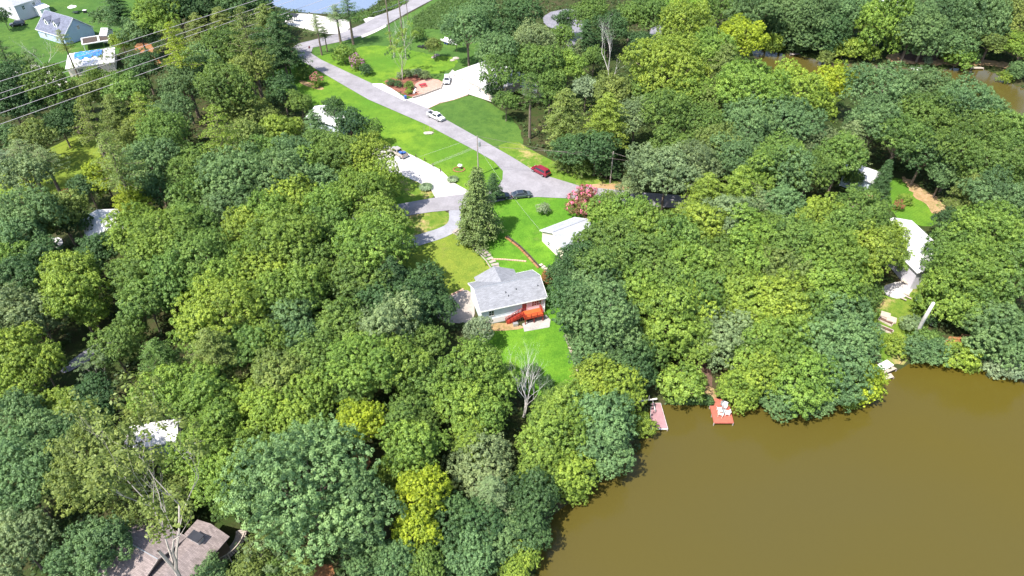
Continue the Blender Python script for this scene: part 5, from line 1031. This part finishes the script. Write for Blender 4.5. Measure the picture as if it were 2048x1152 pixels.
LM = [((1018,600),"the white house"),((1140,470),"the neighbouring pale house"),((940,150),"the white garage roof"),((105,45),'the blue dormer house'),((40,20),'the big grey house'),((180,115),'the tarped roof'),((350,1095),'the brown roofed house'),((1830,490),'the seamed white roof'),((1735,345),'the pale roof corner'),((212,450),'the bright white roof'),((310,865),'the pale blue roof'),((382,908),'the small white shed'),((1443,828),'the square red dock'),((1315,830),'the mauve dock'),((1775,745),'the tan weathered dock'),((957,300),'the transformer pole'),((797,305),'the tan pickup'),((868,230),'the white pickup'),((1081,341),'the red minivan'),((1042,389),'the dark sedan'),((1848,640),'the bleached trunk'),((1235,120),'the tall bare white tree'),((1046,765),"the back lawn bare trees"),((795,60),'the tall brown poles'),((660,10),'the blue pond'),((606,100),'the top road junction'),((1170,413),'the pink crape myrtle'),((958,420),'the pale spruce'),((130,315),'the small left meadow'),((160,715),'the grey gravel path'),((840,435),"the shaded left road"),((1830,410),'the right hand lawn'),((1650,118),"the channel's left end"),((1835,135),'the white floating dock'),((1960,160),"the channel's right end"),((1777,6),"the pinkish top roof"),((1145,65),'the grey gravel lot'),((840,1030),'the lime yellow tree'),((606,980),'the huge blue green tree'),((720,842),"the small lime tree"),((1480,70),"the yellow channel tree"),((262,402),'the layered lime tree'),((1724,762),"the yellow dock tree"),((20,1020),'the lower left picture edge'),((2030,320),'the right picture edge'),((1090,1010),'the lower lake corner'),((430,10),"the power lines' top end"),((200,230),"the power lines' left end"),((1406,700),"the bare bank"),((1530,560),"the right wood's middle"),((1380,300),"the wood above the road"),((430,500),"the left wood's middle"),((520,250),"the wood beside the long lawn")]
SPN = {'B': 'tree', 'P': 'pine', 'F': 'feathery tree', 'C': 'dense conifer', 'S': 'thin tree', 'E': 'half-bare tree', 'D': 'bare grey tree', 'DT': 'bare white tree', 'DW': 'bare bleached tree', 'H': 'shrub', 'K': 'crape myrtle', 'G': 'grass clump'}
NM = {'B': 'broadleaf_tree', 'P': 'pine_tree', 'F': 'hemlock_tree', 'C': 'spruce_tree', 'S': 'broadleaf_tree', 'E': 'broadleaf_tree', 'D': 'dead_tree', 'DT': 'dead_tree', 'DW': 'dead_tree', 'H': 'shrub', 'K': 'flowering_tree', 'G': 'ornamental_grass'}
CT = {'H': 'shrub', 'K': 'flowering tree', 'G': 'ornamental grass'}
VIS = [[(530,150),(590,140),(600,108),(615,100),(660,130),(760,180),(850,225),(900,250),(980,300),(1030,320),(1060,345),(1130,370),(1200,385),(1150,397),(1150,440),(1165,445),(1095,470),(1105,520),(1085,545),(1096,600),(1105,640),(1130,660),(1150,740),(1130,765),(1090,750),(1060,700),(1000,680),(990,660),(960,640),(905,610),(900,580),(860,520),(825,495),(870,465),(815,440),(793,415),(840,395),(835,365),(798,310),(765,280),(748,240),(690,215),(620,190),(560,165)],
 [(760,165),(880,140),(905,140),(960,122),(970,175),(950,200),(1000,215),(1010,260),(990,280),(890,235),(830,205)],
 [(640,90),(700,100),(760,110),(830,60),(890,20),(900,90),(930,130),(880,150),(800,160),(740,170),(650,130)],
 [(1303,806),(1320,806),(1337,860),(1312,860)], [(1400,720),(1425,715),(1438,760),(1465,800),(1470,850),(1425,850),(1405,800)],
 [(1180,992),(1250,938),(1310,880),(1340,822),(1420,826),(1500,834),(1570,842),(1650,842),(1760,796),(1775,762),(1800,737),(1880,740),(1960,764),(2200,764),(2200,1300),(1080,1300),(1078,1152),(1092,1062),(1122,1022)],
 [(1750,600),(1800,570),(1830,590),(1835,600),(1820,680),(1790,690),(1760,670),(1745,650)], [(1829,435),(1850,460),(1865,480),(1862,505),(1845,538),(1805,533),(1790,500),(1800,480),(1825,480)],
 [(1795,360),(1840,385),(1885,405),(1870,440),(1840,450),(1800,440),(1785,400)], [(1718,325),(1745,345),(1738,365),(1722,350)], [(193,430),(225,440),(222,470),(200,465)], [(268,852),(330,850),(362,855),(325,885),(265,872)],
 [(219,1060),(235,1050),(290,1100),(315,1080),(400,1030),(434,1040),(380,1140),(345,1150),(245,1140),(270,1090)], [(430,1050),(470,1060),(470,1110),(430,1110)], [(20,0),(90,0),(200,0),(180,60),(235,100),(230,135),(130,140),(120,115),(60,90),(0,70)], [(115,295),(150,282),(180,290),(178,340),(150,350),(110,330)],
 [(1540,110),(1630,118),(1720,130),(1800,150),(1860,140),(1950,145),(2020,190),(2048,235),(2040,160),(1980,140),(1900,130),(1780,110),(1700,120),(1600,105)], [(130,735),(160,700),(192,692),(170,720)], [(562,0),(690,0),(740,20),(700,60),(580,50)]]
VIS = [np.array(q, float) for q in VIS]
def fitk(px, py, rp, k1=1.10):
    A = np.arange(24)*2*math.pi/24
    for q in VIS:
        if inpoly(np.array([float(px)]), np.array([float(py)]), q)[0]: return min(k1, 1.0)
    k = k1
    while k > .66:
        X = px+rp*k*np.cos(A); Y = py+rp*k*.92*np.sin(A)
        if sum(inpoly(X, Y, q) for q in VIS).sum() <= 2: break
        k -= .03
    return k
items = []; rnd = random.Random(3)
for ln in TREES.strip().replace('\n', ';').split(';'):
    a = ln.split()
    if len(a) >= 5: items.append((int(a[0]), int(a[1]), int(a[2]), a[3], a[4], (int(a[5]), int(a[6])) if len(a) > 5 else None))
def sizeword(Rw, k):
    if k in 'HG': return ('small', 'medium', 'large')[(Rw > 1.7)+(Rw > 3)]
    return ('small', 'medium', 'large', 'huge')[(Rw > 4)+(Rw > 6)+(Rw > 8)]
used = {}; placed = []
SHORE = ((1500,93),(1600,104),(1700,120),(1760,124),(1850,128),(1960,128),(2000,138),(2060,150))
for idx, (px, py, rp, kd, cl, fb) in enumerate(items):
    if px > 1530 and py < 112 and kd in 'BS' and not (px == 1546): fb = (px, min(py+62, float(np.interp(px, [q[0] for q in SHORE], [q[1] for q in SHORE]))-3))
    key = kd; g0 = P(px, py, 8); kf = fitk(px, py, rp) if kd in 'BSFPE' else 1.05; Rw = rp*kf/pxscale(g0.x, g0.y, g0.z)
    wd_ = min(float(pdist(np.array([g0.x]), np.array([g0.y]), p_)[0]) for p_ in WPOLY)
    if kd == 'B' and wd_ < 13 and Rw < 6.5: key = 'LK'
    elif kd == 'B': key = 'BS' if Rw < 5.1 else ('BM' if Rw < 7.7 else 'BL')
    pr = PROTO[key][rnd.randrange(len(PROTO[key]))]; s = Rw/pr[0]
    if kd in ('D', 'E', 'DT', 'DW'): s = min(1.25, max(.35, s))
    if kd == 'P': s = min(1.3, max(.6, s))
    p = P(px, py, pr[2]*s); x, y = p.x, p.y
    Rw = s*pr[0]; sz = s*rnd.uniform(.94, 1.08)
    if fb:                                           # the photo shows where this trunk stands
        q_ = P(*fb); x, y = q_.x, q_.y; hh_ = min((abs(projpx(x, y, q_.z+k_*.25)[1]-py), k_*.25) for k_ in range(8, 100))[1]
        s = rp*1.08/pxscale(x, y, q_.z+hh_)/pr[0]; Rw = s*pr[0]; sz = hh_/pr[2]
        if kd in ('E', 'D'): s = max(s, sz*.7)
        if kd in 'BS' and sz > 1.4*s: s = sz/1.4
    z = max(T(x, y), -.4)
    placed.append([px, py, kd, cl, Rw, pr, x, y, z, s, sz])
# labels: colour, size and kind, then the nearest landmark, then the order of distance among the alike
grp = {}
for i, t in enumerate(placed):
    px, py = t[0], t[1]; j = min(range(len(LM)), key=lambda k: (LM[k][0][0]-px)**2+(1.3*(LM[k][0][1]-py))**2+(9e9 if abs(LM[k][0][0]-px)+abs(LM[k][0][1]-py) < 4 else 0))
    dx, dy = px-LM[j][0][0], py-LM[j][0][1]; dr = ('right of' if dx > 0 else 'left of') if abs(dx) > 1.1*abs(dy) else ('below' if dy > 0 else 'above')
    cw = t[3] if t[2] == 'K' else CW[t[3]]
    base = (sizeword(t[4], t[2])+' '+(cw+' ' if t[2] not in ('D', 'DT', 'DW') else '')+SPN[t[2]], dr, LM[j][1]); grp.setdefault(base, []).append((dx*dx+dy*dy, i))
ORD = ['nearest', 'second nearest', 'third nearest', 'fourth nearest', 'fifth nearest', 'sixth nearest']
LAB = {}
for (a, dr, lm), l in grp.items():
    l.sort()
    for n, (_, i) in enumerate(l):
        LAB[i] = ('%s %s %s' % (a, dr, lm)) if len(l) == 1 else ('%s %s %s, %s of %d' % (a, dr, lm, ORD[min(n, 5)], len(l)))
bl = sorted([i for i, t in enumerate(placed) if t[2] == 'B'], key=lambda i: -(items[i][2]+(500 if items[i][5] else 0)))
REST = set(bl[296:]); mixed = []
for i, (px, py, kd, cl, Rw, pr, x, y, z, s, sz) in enumerate(placed):
    rp_ = items[i][2]
    if i in REST: mixed.append((px, py, cl, pr, x, y, z, s, sz)); continue
    e = empty(NM[kd], (x, y, z), rnd.uniform(0, 6.28) if kd not in ('DT', 'DW') else .3); e.scale = (s*rnd.uniform(.9, 1.12), s*rnd.uniform(.9, 1.12), sz)
    tag(e, LAB[i], CT.get(kd, 'tree'), {'H': 'shrubs around the houses and banks', 'G': 'grass clumps beside the concrete drive', 'K': 'crape myrtles in flower'}.get(kd, 'trees of the lakeside wood'))
    c = (.20,.12,.05) if (kd == 'K' and rp_ > 20) else COL['o'] if kd == 'K' else COL[cl]; v = rnd.uniform(.9, 1.12); h = rnd.uniform(-.05, .05); cc = (min(1, c[0]*v*(1+h)), c[1]*v, c[2]*v*(1-h), 1)
    if pr[3]: o = bpy.data.objects.new(pr[5], pr[3]); col.objects.link(o); o.parent = e; o.color = cc
    if pr[4]: o = bpy.data.objects.new('trunk', pr[4]); col.objects.link(o); o.parent = e; o.color = cc
    if kd == 'K': o = bpy.data.objects.new('blossom', BLO[cl]); col.objects.link(o); o.parent = e
def merged(rows):                                    # the wood's smallest crowns beyond the 300 shown largest: one mass
    qs, ts, cs, tb = [], [], [], MB(); rr = np.random.default_rng(77)
    for px, py, cl, pr, x, y, z, s, sz in rows:
        me = pr[3]; n = len(me.vertices); co_ = np.empty(n*3, np.float32); me.vertices.foreach_get('co', co_); co_ = co_.reshape(-1, 3); t = np.empty(len(me.polygons), np.float32); me.attributes['tint'].data.foreach_get('value', t)
        th = rr.random()*6.28; c_, s_ = math.cos(th), math.sin(th); X = co_[:, 0]*s; Y = co_[:, 1]*s
        qs.append(np.stack([X*c_-Y*s_+x, X*s_+Y*c_+y, co_[:, 2]*sz+z], 1).reshape(-1, 4, 3)); ts.append(t); v = rr.uniform(.9, 1.12); cs.append(np.tile([*(k*v for k in COL[cl]), 1.0], (len(t), 1)))
        tb.tube([(x, y, z-.8), (x, y, z+pr[2]*sz*.5), (x+.3, y, z+pr[2]*sz)], [.3*s, .22*s, .08*s], 6)
    L = Leaves(1); L.P = qs; L.T = ts; me = L.mesh('background_trees', M['leaf_mixed']); ca = me.attributes.new('leafcol', 'FLOAT_COLOR', 'FACE'); ca.data.foreach_set('color', np.concatenate(cs).astype(np.float32).ravel())
    tm = tb.build('trunk', M['bark']); tme = tm.data; me.materials.append(M['bark']); bm = bmesh.new(); bm.from_mesh(me); n0 = len(bm.faces); bm.from_mesh(tme); bm.faces.ensure_lookup_table()
    for f in bm.faces[n0:]: f.material_index = 1
    bm.to_mesh(me); bm.free(); bpy.data.objects.remove(tm)
    o = bpy.data.objects.new('background_trees', me); col.objects.link(o); tag(o, 'the smallest tree crowns filling the gaps of the surrounding wood', 'trees', kind='stuff'); print('MERGED', len(rows), len(me.polygons))
merged(mixed)
print('TREES', len(placed), 'trees proper', sum(1 for t in placed if t[2] not in 'HKG'))
# ------------------------------------------------------------------ undergrowth below the trees: uncountable, one object
def undergrowth():
    r = np.random.default_rng(9); n = 60000; X = r.uniform(-190, 190, n); Y = r.uniform(25, 330, n)
    ok = np.abs(X) < (Y*.85+45)
    for p in WPOLY: ok &= ~(inpoly(X, Y, p))
    for p in CLEAR:
        x0, y0 = p.min(0); x1, y1 = p.max(0); m = (X > x0-1) & (X < x1+1) & (Y > y0-1) & (Y < y1+1)
        if m.any(): ok[m] &= ~(inpoly(X[m], Y[m], p) | (pdist(X[m], Y[m], p) < .7))
    ok &= (np.sin(X*.21+1)*np.sin(Y*.17)+r.normal(size=n)*.5) > -.35
    X, Y = X[ok], Y[ok]; Z = np.array([T(a, b) for a, b in zip(X, Y)]); L = Leaves(11); h = .25+r.random(len(X))*.75
    C = np.stack([X, Y, Z+h*.6], 1); L.tuft(C, np.tile([0, 0, 1.0], (len(C), 1)), .55+.5*r.random(len(C)), 11, .5, .3+.4*r.random(len(C)), .7)
    o = bpy.data.objects.new('undergrowth', L.mesh('undergrowth', M['leaf'])); col.objects.link(o); o.color = (.05,.09,.02,1); tag(o, 'low leafy undergrowth on the woodland floor', 'undergrowth', kind='stuff')
undergrowth()

def brush(name, label, pxs, n, colr, size=.4):
    r = np.random.default_rng(n); w_ = np.array([tuple(P(*q)[:2]) for q in pxs]); (x0, y0), (x1, y1) = w_.min(0), w_.max(0)
    X = r.uniform(x0, x1, n); Y = r.uniform(y0, y1, n); k = inpoly(X, Y, w_); X, Y = X[k], Y[k]; Z = np.array([T(i, j) for i, j in zip(X, Y)])
    cl_ = .5+.5*np.sin(X*.5+np.sin(Y*.4))*np.cos(Y*.45+1); h = .15+.9*cl_*r.random(len(X)); L = Leaves(n); C = np.stack([X, Y, Z+h*.5], 1)
    L.tuft(C, np.tile([0, 0, 1.0], (len(C), 1)), .35+.5*h, 16, size, .3+.4*r.random(len(C)), .8)
    o = bpy.data.objects.new(name, L.mesh(name, M['leaf'])); col.objects.link(o); o.color = (*colr, 1); tag(o, label, 'brush', kind='stuff')
brush('brush', 'rough green brush covering the field beside the far road at the top', [(828,34),(878,2),(985,-20),(985,60),(960,75),(905,62),(862,58),(826,62)], 5200, (.075,.14,.03))
brush('bank_growth', 'low green growth on the strip between the pond and the far road', [(700,30),(738,24),(770,12),(812,-4),(818,6),(790,18),(750,30),(722,42),(705,46)], 1500, (.09,.17,.03))
brush('bank_growth', 'low growth along the lake bank around the red dock gangway', [(1340,795),(1385,800),(1425,802),(1425,808),(1380,808),(1335,806)], 260, (.08,.15,.03))
